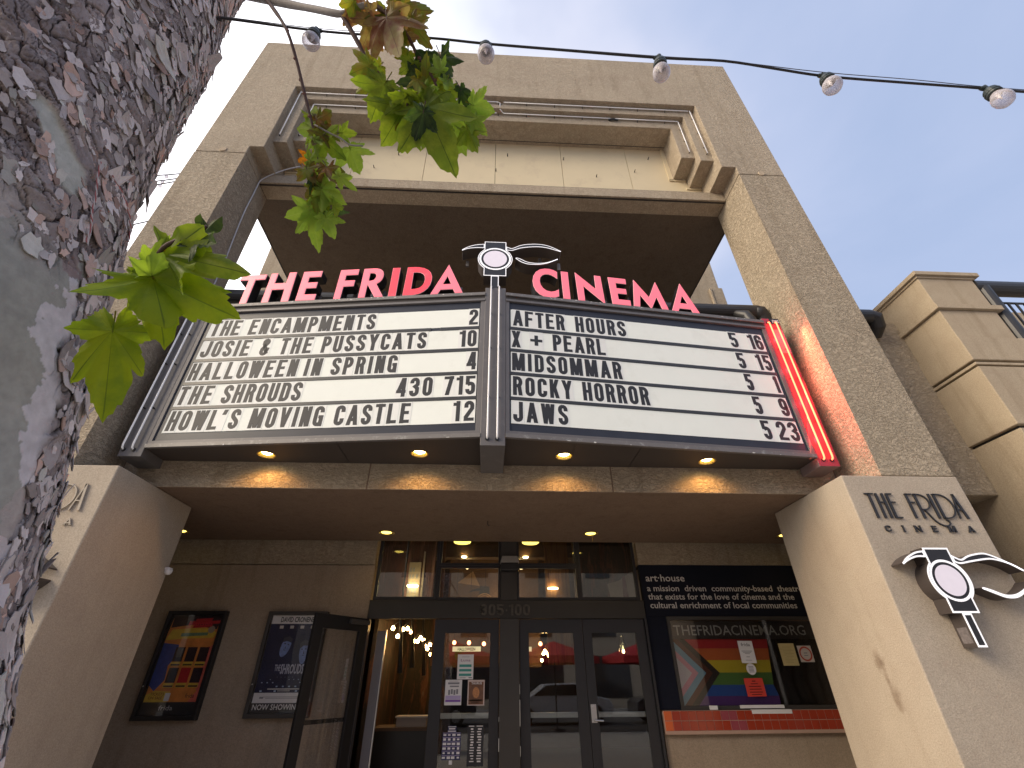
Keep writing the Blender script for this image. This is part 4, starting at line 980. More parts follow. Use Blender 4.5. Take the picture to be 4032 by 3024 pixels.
# ------------------------------------------------------------------ lobby behind the glass
box_obj('lobby_floor', (-5.3, 5.3, 7.5, 14.0, GZ-.1, GZ+.005), 'lobby', kind='structure')
lb = thing('lobby_interior', 'dim brown lobby with tall streaky murals behind the entrance glass', 'interior', (0, 10, GZ))
box_obj('lobby_wall', (-5.3, 5.3, 14.0, 14.1, GZ, 2.5), 'lobby', lb)
box_obj('corridor_mural', (-2.6, -.85, 11.4, 11.45, GZ, 2.37), 'muralR', lb)
box_obj('corridor_side', (-1.86, -1.80, 8.6, 11.3, GZ, 2.37), 'muralR', lb)
box_obj('lobby_wall', (-5.4, -5.3, 7.5, 14.0, GZ, 2.5), 'lobby', lb)
box_obj('lobby_wall', (5.3, 5.4, 7.5, 14.0, GZ, 2.5), 'lobby', lb)
box_obj('lobby_ceiling', (-5.3, 5.3, 7.5, 14.0, 2.38, 2.48), 'lobby', lb)
box_obj('lobby_bulkhead', (-1.7, 2.3, 8.97, 9.2, 1.94, 2.38), 'lobby', lb)
mu = obj('mural', MB().box(-2.6, -.93, 8.40, 8.45, .95, 2.37), 'muralL', lb)
obj('mural_strip', MB().box(-1.36, -1.16, 8.38, 8.398, .95, 1.72).box(-1.13, -1.10, 8.38, 8.398, .95, 1.9), 'cream', lb)
mb = MB()
for i in range(14):
    x = -1.345 + (i % 3)*.055 + random.uniform(-.005, .005); z = 1.12 + (i//3)*.11
    mb.box(x, x+.03, 8.374, 8.379, z, z+.07)
obj('mural_writing', mb, 'papergrey', lb)
obj('mural', MB().box(1.50, 2.75, 8.40, 8.45, .95, 2.37), 'muralR', lb)
obj('mural_strip', MB().add([(2.12, 8.38, .95), (2.62, 8.38, .95), (2.66, 8.38, 1.62), (2.46, 8.38, 1.56), (2.28, 8.38, 1.44), (2.06, 8.38, 1.38)], [(0, 1, 2, 3, 4, 5)]), 'cream', lb)
obj('mural_strip', MB().add([(2.30, 8.376, .95), (2.42, 8.376, .95), (2.38, 8.376, 1.5), (2.33, 8.376, 1.5)], [(0, 1, 2, 3)]), plain('maroon', (.13, .03, .03), .7), lb)
obj('mural', MB().box(1.05, 1.49, 8.9, 8.95, .2, 2.37), 'muralY', lb)
obj('mural', MB().box(-.93, -.80, 8.9, 8.95, .2, 2.37), 'muralY', lb)
obj('back_mural', MB().box(-.79, 1.04, 10.0, 10.05, .2, 2.37), plain('mural_brown', (.13, .07, .03), .7), lb)
fm = FY(9.995)
obj('mural_triangle', MB().prism(fm, [(-.62, 1.655), (-.165, 1.60), (-.31, 1.88)], 0, -.003), 'lobbytan', lb)
obj('mural_emblem', MB().prism(fm, [(-.16, 1.60), (.03, 1.59), (.04, 1.44), (-.17, 1.44)], .001, -.003).prism(fm, smooth_pts([(-.40, 1.475), (-.30, 1.53), (-.17, 1.56), (-.17, 1.51), (-.28, 1.50)]), .001, -.003), 'emblem', lb)
mb = MB()
for i in range(16):
    t0, t1 = math.pi*i/16, math.pi*(i+1)/16
    for r0, r1 in ((.15, .165), (.115, .128)):
        mb.add([fm(-.06 + r_*math.cos(t), 1.30 + r_*math.sin(t), .002) for t, r_ in ((t0, r1), (t1, r1), (t1, r0), (t0, r0))], [(0, 1, 2, 3)])
obj('mural_ring', mb, 'lobbytan', lb)
def down_light(x, y, z, r, label, e, grp='small lit ceiling lamps inside the lobby'):
    t = thing('lobby_downlight', label, 'light', (x, y, z), grp)
    obj('disc', MB().lathe([(0, 0), (r, 0), (r*1.1, .006), (r*1.1, .02)], (x, y, z), 16), 'lamp', t)
    if e: add_light('lamp_light', 'SPOT', (x, y, z-.02), e, (1, .72, .38), t, size=.03, spot=75, blend=.4)
down_light(-.455, 8.95, 1.925, .045, 'small round lobby lamp high in the upper glass next to the open door side', 0)
down_light(.700, 8.95, 1.925, .045, 'small round lobby lamp high in the upper glass next to the ticket side', 0)
down_light(-.41, 9.3, 1.80, .05, 'bright lobby lamp shining on the pale triangle of the back mural', 10)
down_light(.64, 9.3, 1.80, .05, 'bright lobby lamp just beside the black box on the centre post', 8)
down_light(-1.26, 8.30, 1.315, .085, 'flat glowing lamp disc in front of the cream mural strip', 0)
down_light(1.18, 8.9, 1.375, .085, 'flat glowing lamp disc in front of the yellow streaked mural', 0)
for x, lbt in ((-.42, 'wide yellow lamp cut by the soffit edge, on the open door side'), (.665, 'wide yellow lamp cut by the soffit edge, on the ticket window side')):
    t = thing('lobby_lamp', lbt, 'light', (x, 7.43, 1.80), 'wide yellow lamps just inside the top glass')
    obj('disc', MB().lathe([(0, 0), (.125, 0), (.135, .012), (.135, .03)], (x, 7.45, 1.826), 24), 'lampy', t)
    obj('can', MB().tube([(x, 7.45, 1.83), (x, 7.45, 1.93)], .12, 16), 'blackmetal', t)
    obj('stem', MB().tube([(x, 7.45, 1.93), (x, 7.45, 2.38)], .03, 8), 'blackmetal', t)
add_light('lobby_fill_lamp', 'POINT', (.3, 9.6, 1.3), 5, (1, .62, .3), lb, size=.2)
# glowing bulbs on dark arms seen through the open doorway
BL_ = [[(-1.498, 8.3, .70), (-1.409, 8.3, .586)], [(-1.433, 8.9, .732), (-1.359, 8.9, .745), (-1.29, 8.9, .692)], [(-1.325, 9.6, .598), (-1.259, 9.6, .598), (-1.211, 9.6, .653), (-1.158, 9.6, .625)],
       [(-1.216, 10.5, .568), (-1.13, 10.5, .594), (-1.085, 10.5, .588), (-1.172, 10.5, .522), (-1.051, 10.5, .539), (-1.099, 10.5, .428)]]
nm = ['nearest', 'second', 'third', 'farthest']
for g, pts in enumerate(BL_):
    c = np.mean(np.array(pts), axis=0)
    t = thing('bulb_cluster', 'cluster of %s round glowing bulbs, %s behind the open doorway' % (['two', 'three', 'four', 'six'][g], nm[g]), 'light fixture', tuple(c), 'bulb clusters along the lobby corridor')
    mb = MB(); mb.tube([(c[0]+.05, c[1], 2.36), (c[0]+.05, c[1], c[2]+.25), (c[0]+.10, c[1], c[2]-.1), (c[0]+.14, c[1], c[2]-.55)], [.02, .02, .03, .04], 6)
    for p in pts: mb.tube([(c[0]+.05, c[1], c[2]+.16), (p[0], p[1], p[2]+.045)], .006, 5)
    obj('arm', mb, 'blackmetal', t)
    for p in pts:
        obj('bulb', MB().lathe([(0, -.031), (.018, -.026), (.030, -.01), (.031, .004), (.022, .022), (.012, .034), (0, .036)], p, 12), 'bulbw', t, smooth=True)
    add_light('cluster_glow', 'POINT', tuple(c + np.array([0, -.15, -.02])), .55, (1, .55, .22), t, size=.08)
RB = [(1.055, 9.5, .432), (1.085, 9.5, .402), (1.028, 9.5, .389), (1.125, 9.5, .357), (1.204, 9.5, .482), (1.247, 9.5, .423), (1.165, 9.5, .455), (.997, 9.5, .287)]
t = thing('chandelier', 'chandelier of eight small glowing bulbs behind the door leaf next to the centre post', 'chandelier', (1.12, 9.5, .5), None)
mb = MB(); mb.tube([(1.13, 9.5, 2.37), (1.13, 9.5, .6)], .008, 5)
for p in RB: mb.tube([(1.13, 9.5, .62), (p[0], p[1], p[2]+.03)], .004, 4)
obj('arm', mb, 'blackmetal', t)
for p in RB: obj('bulb', MB().lathe([(0, -.026), (.016, -.02), (.026, -.006), (.024, .010), (.012, .03), (0, .032)], p, 10), 'bulbw', t, smooth=True)
for i, (x, z) in enumerate(((-.585, .568), (-.319, .567), (-.048, .549), (.980, .546), (1.437, .509))):
    t = thing('pendant_bulb', ['first of three reddish bulbs in a row above the notice strip, nearest the open door', 'middle of three reddish bulbs in a row above the notice strip', 'last of three reddish bulbs in a row above the notice strip, nearest the centre post', 'reddish bulb at the edge of the glass just past the centre post', 'single orange bulb beside the chandelier of eight bulbs'][i], 'light', (x, 9.5, z), 'single bulbs inside the lobby')
    obj('bulb', MB().lathe([(0, -.034), (.022, -.026), (.034, -.006), (.030, .014), (.015, .034), (0, .036)], (x, 9.5, z), 12), 'bulbr' if i < 4 else 'bulbw', t, smooth=True)
    obj('cord', MB().tube([(x, 9.5, z+.03), (x, 9.5, 2.37)], .004, 5), 'blackmetal', t)
t = thing('glass_pendant', 'clear glass pendant lamp behind the door leaf with the steel lever', 'light', (2.5, 9.5, .45))
gp = glass('pendant_glass', (.7, .7, .68), 2.2)
obj('shade', MB().lathe([(.02, .25), (.03, .20), (.07, .12), (.11, .02), (.12, -.06), (.10, -.07)], (2.495, 9.5, .44), 20), gp, t, smooth=True)
obj('bulb', MB().lathe([(0, -.03), (.02, -.02), (.028, 0), (.015, .03), (0, .034)], (2.495, 9.5, .42), 10), 'lamp', t, smooth=True)
obj('cord', MB().tube([(2.495, 9.5, .68), (2.495, 9.5, 2.37)], .006, 5), 'blackmetal', t)
# a table with boxes just inside the open doorway
t = thing('lobby_table', 'dark draped table inside the open doorway', 'table', (-1.1, 8.7, GZ))
obj('table_top', MB().box(-1.65, -.75, 8.4, 9.0, -.62, -.58), 'lobby', t)
obj('drape', MB().box(-1.62, -.78, 8.42, 8.98, GZ, -.621), 'blackmetal', t)
t = thing('carton', 'pale carton standing on the draped table inside the doorway', 'box', (-1.1, 8.7, -.58))
obj('carton_body', MB().box(-1.32, -.88, 8.5, 8.8, -.579, -.47), plain('carton', (.30, .25, .22), .7), t)
obj('carton_lid', MB().box(-1.34, -.86, 8.48, 8.82, -.469, -.45), plain('carton_lid', (.42, .38, .36), .7), t)
t = thing('stanchion_panel', 'grey upright board leaning just inside the open doorway', 'board', (-1.5, 7.9, GZ))
obj('board_face', MB().box(-1.62, -1.50, 7.75, 7.78, GZ+.01, .62), 'papergrey', t)
obj('board_edge', MB().box(-1.499, -1.485, 7.74, 7.79, GZ+.01, .63), 'steel', t)

# ------------------------------------------------------------------ notices on the door glass
def sheet(name, label, x0, x1, z0, z1, y, mat='paper', cat='notice', group='notices stuck on the door glass', rot=0):
    t = thing(name, label, cat, ((x0+x1)/2, y, z0), group)
    c, s = math.cos(rot), math.sin(rot); xm, zm = (x0+x1)/2, (z0+z1)/2
    fr = frame((xm, y, zm), (c, 0, s), (-s, 0, c)); fr.c = (x1-x0)/2
    FBc = FB(fr, -(x1-x0)/2, (x1-x0)/2, -(z1-z0)/2, (z1-z0)/2, 0, .0012)
    obj('paper_sheet', FBc, mat, t)
    return t, fr
def bars(t, fr, items, mat, name='print'):
    mb = MB()
    for a, b, w, h in items: mb.add([fr(a-w/2, b-h/2, .0020), fr(a+w/2, b-h/2, .0020), fr(a+w/2, b+h/2, .0020), fr(a-w/2, b+h/2, .0020)], [(0, 1, 2, 3)])
    return obj(name, mb, mat, t)
YG = YW + .009
teal = plain('teal_ink', (.05, .30, .27), .6); violet = plain('violet_ink', (.22, .10, .42), .6); lilac = plain('lilac_ink', (.45, .38, .62), .6); plum = plain('plum_ink', (.20, .05, .20), .6)
t, fr = sheet('notice', 'white notice with three teal bands, highest of the three upper notices', -.390, -.172, .008, .296, YG)
bars(t, fr, [(.0, .012, .165, .030), (0, -.040, .165, .028), (0, -.092, .165, .028)], teal)
obj('heading', text_mb('Luna', fr, -.065, .062, .0014, .13, .030), plum, t)
bars(t, fr, [(.07, -.125, .045, .012), (-.03, -.126, .08, .006), (.0, .115, .10, .004)], 'papergrey')
t, fr = sheet('notice', 'white and violet notice stuck below on the open door side', -.537, -.316, -.275, .004, YG)
bars(t, fr, [(0, -.092, .20, .026)], violet); bars(t, fr, [(0, -.055, .20, .040)], lilac)
bars(t, fr, [(-.055+.035*i, .0+.008*(i % 2), .026, .055) for i in range(4)] + [(0, .10, .15, .022), (.01, .066, .12, .016), (0, .125, .12, .005)], 'papergrey')
t, fr = sheet('notice', 'brown and orange poster notice with a pale frame, stuck next to the violet notice', -.238, -.014, -.280, .001, YG, plain('pale_orange_paper', (.62, .50, .46), .6))
bars(t, fr, [(0, -.005, .195, .25)], plain('brown_print', (.18, .085, .05), .6, var=.5, vscale=25))
mb = MB(); mb.add([fr(.0+.045*math.cos(a)*1.0, .0+.062*math.sin(a), .0026) for a in [2*math.pi*k/14 for k in range(14)]], [tuple(range(14))])
obj('portrait_print', mb, plain('amber_print', (.50, .22, .09), .6, var=.5, vscale=40), t)
obj('heading', text_mb('TAURUS', fr, -.065, .092, .0024, .14, .024, bold=.02), 'paper', t)
bars(t, fr, [(0, -.085, .17, .016), (0, -.112, .10, .010)], 'cream')
# long listings lower on the glass
t, fr = sheet('listing_sheet', 'dark blue listing sheet with a stepped top, low on the door glass', -.532, -.300, -.832, -.560, YG, plain('navy_ink', (.025, .03, .10), .6), group='long listings low on the door glass')
it = []
for r_ in range(6):
    for c in range(4): it.append((-.088+.058*c + random.uniform(-.003, .003), .112-.045*r_, random.uniform(.026, .045), random.uniform(.014, .026)))
bars(t, fr, it, 'paper'); bars(t, fr, [(0, .132-.045*r_, .22, .004) for r_ in range(6)], lilac)
FBc = FB(fr, -.055, .055, .136, .205, 0, .0012); obj('sheet_top', FBc, plain('navy_ink2', (.025, .03, .10), .6), t)
bars(t, fr, [(0, .150, .10, .010), (0, .175, .08, .012), (0, .195, .10, .006), (0, -.16, .04, .04)], 'paper')
t, fr = sheet('listing_sheet', 'black two column listing sheet low on the glass beside the post', -.217, -.012, -.895, -.488, YG, 'black', group='long listings low on the door glass')
it = [(x + random.uniform(-.006, .006), .165-.0268*r_, random.uniform(.03, .058), random.uniform(.008, .017)) for r_ in range(13) for x in (-.042, .048)]
bars(t, fr, it + [(-.055, .195, .07, .008), (.05, .195, .08, .008)], 'paper')
t, fr = sheet('sign_strip', 'small glowing cream sign strip with black capitals above the notices', -.477, -.080, .336, .397, YG+.12, plain('cream_lightbox', (.72, .62, .40), .5, emis=(1, .82, .45), estr=.55), cat='sign', group=None)
obj('sign_lettering', text_mb('HALLOWEEN', fr, -.125, -.020, .0015, .245, .038, bold=.02), 'black', t)
t, fr = sheet('sign_strip', 'short end of a glowing cream sign strip at the glass edge past the centre post', .560, .640, .335, .392, YG+.12, plain('cream_lightbox2', (.72, .62, .40), .5, emis=(1, .82, .45), estr=.55), cat='sign', group=None)
# black lamp box on the centre post
t = thing('wall_lamp', 'black box lamp with a pale lid on the centre post under the soffit', 'lamp', (.32, YW-.06, 1.4))
obj('lamp_body', MB().box(.185, .452, YW-.20, YW-.042, 1.352, 1.462), 'blackmetal', t, bevel=.012)
obj('lamp_lid', MB().add([(.175, YW-.20, 1.463), (.462, YW-.20, 1.463), (.462, YW-.042, 1.463), (.175, YW-.042, 1.463), (.205, YW-.17, 1.565), (.432, YW-.17, 1.565), (.432, YW-.042, 1.565), (.205, YW-.042, 1.565)], [(0, 3, 2, 1), (4, 5, 6, 7), (0, 1, 5, 4), (1, 2, 6, 5), (2, 3, 7, 6), (3, 0, 4, 7)]), plain('pale_lamp_lid', (.30, .29, .28), .5), t, bevel=.01)
t = thing('security_camera', 'small white dome camera at the rear edge of the pier by the posters', 'camera', (-3.61, 5.64, 1.04))
obj('camera_dome', MB().lathe([(0, -.035), (.022, -.03), (.036, -.012), (.04, .01), (.036, .02)], (-3.595, 5.62, 1.04), 16), 'paper', t, smooth=True)
obj('camera_base', MB().box(-3.628, -3.575, 5.585, 5.655, 1.055, 1.082), 'paper', t, bevel=.006)

# ------------------------------------------------------------------ poster cases
def poster_case(x0, x1, z0, z1, label, m):
    t = thing('poster_case', label, 'poster case', ((x0+x1)/2, YW, z0), 'poster cases on the wall')
    y = YW-.095; b = .048
    obj('case_frame', MB().prism(FY(y), [(x0, z0), (x1, z0), (x1, z1), (x0, z1)], 0, -.094, [[(x0+b, z0+b), (x1-b, z0+b), (x1-b, z1-b), (x0+b, z1-b)]]), m, t, bevel=.006)
    obj('case_back', MB().box(x0+b, x1-b, y+.05, y+.06, z0+b, z1-b), 'black', t)
    obj('case_glass', MB().box(x0+b+.001, x1-b-.001, y+.012, y+.016, z0+b+.001, z1-b-.001), 'glassc', t)
    obj('case_lock', MB().lathe([(0, .004), (.008, .004), (.008, 0)], (x0+.024, y-.001, z0+.36), 10, axis=Matrix.Rotation(math.radians(90), 3, 'X')), 'steel', t)
    return t, y+.048
def quad(fr, pts, c, m, t, name='print'):
    mb = MB(); mb.add([fr(a, b, c) for a, b in pts], [tuple(range(len(pts)))]); return obj(name, mb, m, t)
pc, py = poster_case(-4.40, -3.615, -.405, .826, 'poster case with a blue and orange festival poster beside the pier', 'blackmetal')
f_ = FY(py); rng = random.Random(4)
orange = plain('orange_print', (.72, .26, .06), .5, var=.35, vscale=14); yel = plain('yellow_print', (.70, .48, .06), .5, var=.3, vscale=16); blu = plain('blue_print', (.025, .06, .30), .5, var=.6, vscale=20)
pink = plain('coral_print', (.72, .16, .12), .5, var=.4, vscale=18); redp = plain('red_print', (.50, .02, .03), .5, var=.3, vscale=30); darkp = plain('dark_print', (.03, .015, .022), .8, var=.8, vscale=30)
X0, X1, Z0, Z1 = -4.335, -3.69, -.215, .76
quad(f_, [(X0, Z0), (X1, Z0), (X1, .60), (X1-.02, Z1), (X0+.02, Z1), (X0, .55)], 0, orange, pc, 'poster_sheet')
quad(f_, [(X0+.02, .62), (X0+.30, .66), (X1-.01, .60), (X1, Z1), (X0+.02, Z1)], .0010, darkp, pc)
quad(f_, [(X0, .47), (X0+.20, .49), (X0+.62, .50), (X1, .56), (X1-.1, .61), (X0+.28, .615), (X0+.05, .60)], .0015, yel, pc)
quad(f_, [(X0, -.04), (X0+.08, -.10), (X0+.17, .02), (X0+.15, .18), (X0+.23, .30), (X0+.20, .42), (X0, .44)], .0012, blu, pc)
quad(f_, [(X1, Z0), (X1, .42), (X1-.05, .36), (X1-.08, .22), (X1-.04, .10), (X1-.09, -.02), (X1-.03, -.10), (X1-.10, Z0)], .0012, pink, pc)
quad(f_, [(X0, Z0), (X0+.29, Z0), (X0+.29, -.105), (X0+.09, -.095), (X0, -.14)], .0013, yel, pc)
for k, (a, b, w_, h_) in enumerate([(-4.10, .665, .28, .045), (-4.02, .70, .22, .04), (-3.86, .672, .20, .04), (-4.03, .628, .25, .034)]):
    quad(f_, [(a, b-.01), (a+w_, b+.005), (a+w_+.01, b+h_), (a+.01, b+h_-.012)], .0020+k*.0003, redp, pc, 'red_lettering')
obj('title_lettering', text_mb('Hansen', f_, -4.09, .648, .003, .30, .055, bold=.02), plain('red_title', (.62, .03, .05), .5), pc)
quad(f_, [(-3.74+.045*math.cos(a)-.03, .60+.045*math.sin(a)) for a in [2*math.pi*k/14 for k in range(14)]], .0022, 'cream', pc, 'badge')
quad(f_, [(-4.15, .515), (-3.80, .53), (-3.80, .565), (-4.15, .555)], .0021, plain('teal_strip', (.14, .25, .16), .5, var=.5, vscale=40), pc)
for r_ in range(2):
    for c in range(3):
        a = -4.155+.155*c - (0.0); b = .225 - .235*r_
        o = quad(f_, [(a, b), (a+.125, b), (a+.125, b+.165), (a, b+.165)], .0022, redp if (r_, c) == (1, 1) else darkp, pc, 'film_still')
        quad(f_, [(a-.008, b-.052), (a+.122, b-.052), (a+.122, b-.004), (a-.008, b-.004)], .0022, yel, pc, 'caption')
        quad(f_, [(a+.0, b-.045), (a+.115, b-.045), (a+.115, b-.028), (a+.0, b-.028)], .0026, darkp, pc, 'caption_line')
for i in range(8): quad(f_, [(X1-.055, .02+.05*i), (X1-.028, .02+.05*i), (X1-.028, .045+.05*i), (X1-.055, .045+.05*i)], .002, redp, pc, 'film_hole')
obj('small_lettering', text_mb('TICKETS', f_, -4.28, -.145, .002, .17, .030, bold=.02, mb=text_mb('ON SALE', f_, -4.29, -.185, .002, .17, .030, bold=.02)), plain('brown_ink', (.28, .08, .01), .5), pc)
quad(f_, [(-4.095, -.205), (-4.03, -.205), (-4.03, -.120), (-4.095, -.120)], .0022, 'paper', pc, 'blank_label')
obj('small_lettering', text_mb('frida', f_, -3.84, -.17, .002, .11, .045), 'black', pc)
obj('dim_lettering', text_mb('frida', f_, -4.12, -.30, .001, .17, .05), 'lettergrey', pc)
p2, py = poster_case(-3.04, -2.235, -.392, .82, 'poster case with a dark blue film poster behind the open door leaf', 'mull')
f_ = FY(py)
nv = plain('navy_poster', (.010, .016, .060), .8, var=.5, vscale=6, spec=.12)
quad(f_, [(-2.985, -.235), (-2.29, -.235), (-2.29, .775), (-2.985, .775)], 0, nv, p2, 'poster_sheet')
quad(f_, [(-2.985, .668), (-2.29, .668), (-2.29, .774), (-2.985, .774)], .001, 'paper', p2, 'white_band')
obj('band_lettering', text_mb('DAVID CRONENBERG', f_, -2.865, .69, .0014, .56, .062, bold=.03), 'black', p2)
for i in range(4): quad(f_, [(-2.86+.14*i, .61), (-2.81+.14*i, .61), (-2.81+.14*i, .645), (-2.86+.14*i, .645)], .001, 'lettergrey', p2, 'cast_lettering')
fcol = plain('pale_blue_face', (.16, .24, .50), .7, var=.6, vscale=24); fdk = plain('dark_face_print', (.015, .02, .05), .5)  # dark ink for hair, eyes, mouth and nose of the printed faces
for cx, cz, rx, rz, til in ((-2.72, .40, .062, .105, -.25), (-2.47, .34, .055, .12, .05)):
    P_ = lambda x, z: (cx + x*math.cos(til) - z*math.sin(til), cz + x*math.sin(til) + z*math.cos(til))
    quad(f_, [P_(rx*math.cos(a), rz*math.sin(a)*(1 if math.sin(a) > 0 else 1.25)) for a in [2*math.pi*k/18 for k in range(18)]], .0012, fcol, p2, 'face_print')
    quad(f_, [P_(x, z) for x, z in ((-rx, .03), (-rx*.2, rz*.55), (rx*.9, rz*.5), (rx*.8, rz*.95), (0, rz*1.15), (-rx*1.1, rz*.8))], .0016, fdk, p2, 'hair_print')
    for ex in (-.024, .024): quad(f_, [P_(ex-.012, .018), P_(ex+.012, .018), P_(ex+.010, .030), P_(ex-.010, .030)], .0017, fdk, p2, 'eye_print')
    quad(f_, [P_(-.014, -.052), P_(.014, -.052), P_(.012, -.044), P_(-.012, -.044)], .0017, fdk, p2, 'mouth_print')
    quad(f_, [P_(-.004, -.03), P_(.010, -.03), P_(.003, .012)], .0018, fdk, p2, 'nose_print')
obj('title_lettering', text_mb('THE', f_, -2.80, .115, .002, .075, .07, bold=.02, mb=text_mb('SHROUDS', f_, -2.72, .085, .002, .30, .105, bold=.03)), plain('pale_title', (.42, .44, .55), .5), p2)
it = []
for r_ in range(5):
    for c in range(5 + 2*r_):
        if rng.random() < .7:
            s_ = .004 + .0035*r_; it.append((-2.64 + (c - 2 - r_)*(.05+.01*r_) , .045 - .022*r_ - .004*r_*r_, s_*1.6, s_))
fb0 = f_; fb0.c = 0
bars(p2, f_, [(a, b, w_, h_) for a, b, w_, h_ in it if -2.97 < a < -2.31], plain('pale_lights', (.35, .45, .65), .5), 'dotted_lights')
bars(p2, f_, [(-2.62, -.085, .42, .012), (-2.62, -.105, .16, .008)], 'lettergrey', 'quote_lettering')
quad(f_, [(-2.985, -.234), (-2.29, -.234), (-2.29, -.125), (-2.985, -.125)], .001, 'paper', p2, 'white_band')
bars(p2, f_, [(-2.62+.0, -.17, .50, .006), (-2.60, -.185, .46, .005), (-2.88, -.178, .05, .02)], 'papergrey', 'credit_lines')
obj('case_lettering', text_mb('NOW SHOWING', f_, -2.965, -.305, .001, .60, .058, bold=.012), 'paper', p2)

# ------------------------------------------------------------------ behind the ticket window
YF = YW + .045
fl = thing('striped_flag', 'rainbow striped flag with chevrons hung inside the ticket window', 'flag', (3.35, YF, -.30))
cols = [(.50, .025, .030), (.62, .15, .035), (.66, .53, .03), (.10, .24, .05), (.02, .10, .38), (.12, .04, .22)]
zs = [.474, .360, .217, .070, -.074, -.200, -.335]
ff = FY(YF)
fm_ = [plain('flag_cloth', c, .8, var=.1, vscale=6) for c in cols]
def xr(z): return 4.045 - .11*(.47-z)/.8 * (1 if z > -.1 else .4)
for i in range(6): quad(ff, [(2.652, zs[i+1]), (xr(zs[i+1]), zs[i+1]), (xr(zs[i]), zs[i]), (2.652, zs[i])], 0, fm_[i], fl, 'stripe')
def chev(tipx, c, k, tz=.066, top=.474, bot=-.333):
    xt = tipx - (top-tz)*1.02; xb = tipx - (tz-bot)*1.02
    pts = [(2.653, bot), (max(2.653, xb), bot), (tipx, tz), (max(2.653, xt), top), (2.653, top)]
    if xt < 2.653: pts = [(2.653, tz-(tipx-2.653)/1.02), (tipx, tz), (2.653, tz+(tipx-2.653)/1.02)]
    quad(ff, pts, .001*k, plain('chevron_cloth', c, .8, var=.12, vscale=6), fl, 'chevron')
chev(3.250, (.020, .018, .018), 1); chev(3.150, (.11, .035, .022), 2); chev(3.055, (.16, .36, .46), 3); chev(2.945, (.62, .28, .34), 4); chev(2.855, (.55, .53, .55), 5)
ct_ = thing('curtain', 'black gathered curtain filling the far side of the ticket window', 'curtain', (4.4, YF+.05, -.35))
mb = MB(); nx, nz = 40, 14
vs = []
for j in range(nz+1):
    for i in range(nx+1):
        x = 3.80 + 1.05*i/nx; z = -.335 + .82*j/nz
        sw = math.sin(i*.9 + 1.5*math.sin(j*.35)) * .020 + .018*math.sin((i-20)**2*.012 - j*.9)
        vs.append((x, YF+.050+sw, z))
mb.add(vs, [(j*(nx+1)+i, j*(nx+1)+i+1, (j+1)*(nx+1)+i+1, (j+1)*(nx+1)+i) for j in range(nz) for i in range(nx)])
obj('cloth', mb, plain('black_cloth', (.014, .014, .015), .85, spec=.2), ct_, smooth=True)
YN = YW - .004
gN = 'papers on the ticket window'
t, fr = sheet('notice', 'tall white notice with handwritten script heading on the ticket window', 3.578, 3.790, .178, .450, YN, rot=-.01, group=gN)
obj('heading', text_mb('frida', fr, -.065, .070, .0014, .13, .042), 'black', t)
bars(t, fr, [(0, .010, .15, .007), (0, -.006, .12, .006), (0, -.020, .07, .006), (0, -.06, .05, .007), (0, -.10, .09, .005)], 'papergrey')
t, fr = sheet('notice', 'bright red notice with dark lines low on the striped flag', 3.545, 3.808, -.207, .002, YN, plain('red_paper', (.62, .055, .035), .6, var=.05), group=gN, rot=.01)
bars(t, fr, [(0, .07, .05, .014), (0, .04, .10, .011), (0, .010, .17, .011), (0, -.022, .17, .011), (0, -.055, .18, .011), (0, -.082, .14, .010)], plain('dark_red_ink', (.14, .01, .01), .6))
t = thing('round_sticker', 'round white sticker between the white and red notices', 'sticker', (3.685, YN, .108), gN)
mb = MB(); mb.lathe([(0, .0015), (.068, .0015), (.068, 0)], (3.685, YN, .108), 24, axis=Matrix.Rotation(math.radians(90), 3, 'X')); obj('disc', mb, 'paper', t)
fs_ = FY(YN); fs_.c = 0
bars(t, FY(YN-.001), [(3.685, .108-.016*k+.03, .07, .007) for k in range(5)], 'papergrey')
t, fr = sheet('notice', 'pale yellow notice pinned on the black curtain', 4.165, 4.392, .146, .418, YN, plain('yellow_paper', (.52, .43, .20), .6, var=.08), group=gN)
bars(t, fr, [(random.uniform(-.02, .02), .10-.018*k, random.uniform(.09, .17), .004) for k in range(12)], plain('brown_lines', (.34, .26, .12), .6))
t, fr = sheet('notice', 'square white notice with a red ring pinned nearest the pier', 4.432, 4.632, .188, .388, YN, plain('offwhite_paper', (.55, .50, .46), .6), group=gN)
mb = MB()
for i in range(28):
    t0, t1 = 2*math.pi*i/28, 2*math.pi*(i+1)/28
    mb.add([fr(r_*math.cos(a_), r_*math.sin(a_), .0020) for a_, r_ in ((t0, .092), (t1, .092), (t1, .070), (t0, .070))], [(0, 1, 2, 3)])
obj('red_ring', mb, plain('ring_red', (.42, .07, .04), .6), t); bars(t, fr, [(0, .01, .05, .012), (0, -.02, .06, .01)], 'papergrey')
t = thing('paper_tray', 'white tray strip at the foot of the ticket window', 'tray', (3.69, YW-.06, -.33))
obj('tray_lip', MB().box(3.39, 3.99, YW-.05, YW-.032, -.334, -.298), 'paper', t, bevel=.002)
obj('tray_front', MB().box(3.512, 4.055, 7.214, 7.219, -.392, -.347), 'paper', t, bevel=.001)
obj('tray_shelf', MB().box(3.515, 4.05, 7.219, YW-.051, -.351, -.346), 'paper', t)
tag(obj('folded_paper', MB().box(2.965, 3.07, YW-.07, YW-.05, -.345, -.30), 'paper', at=(3.0, YW-.06, -.345)), 'small folded white paper standing on the counter under the flag', 'paper')

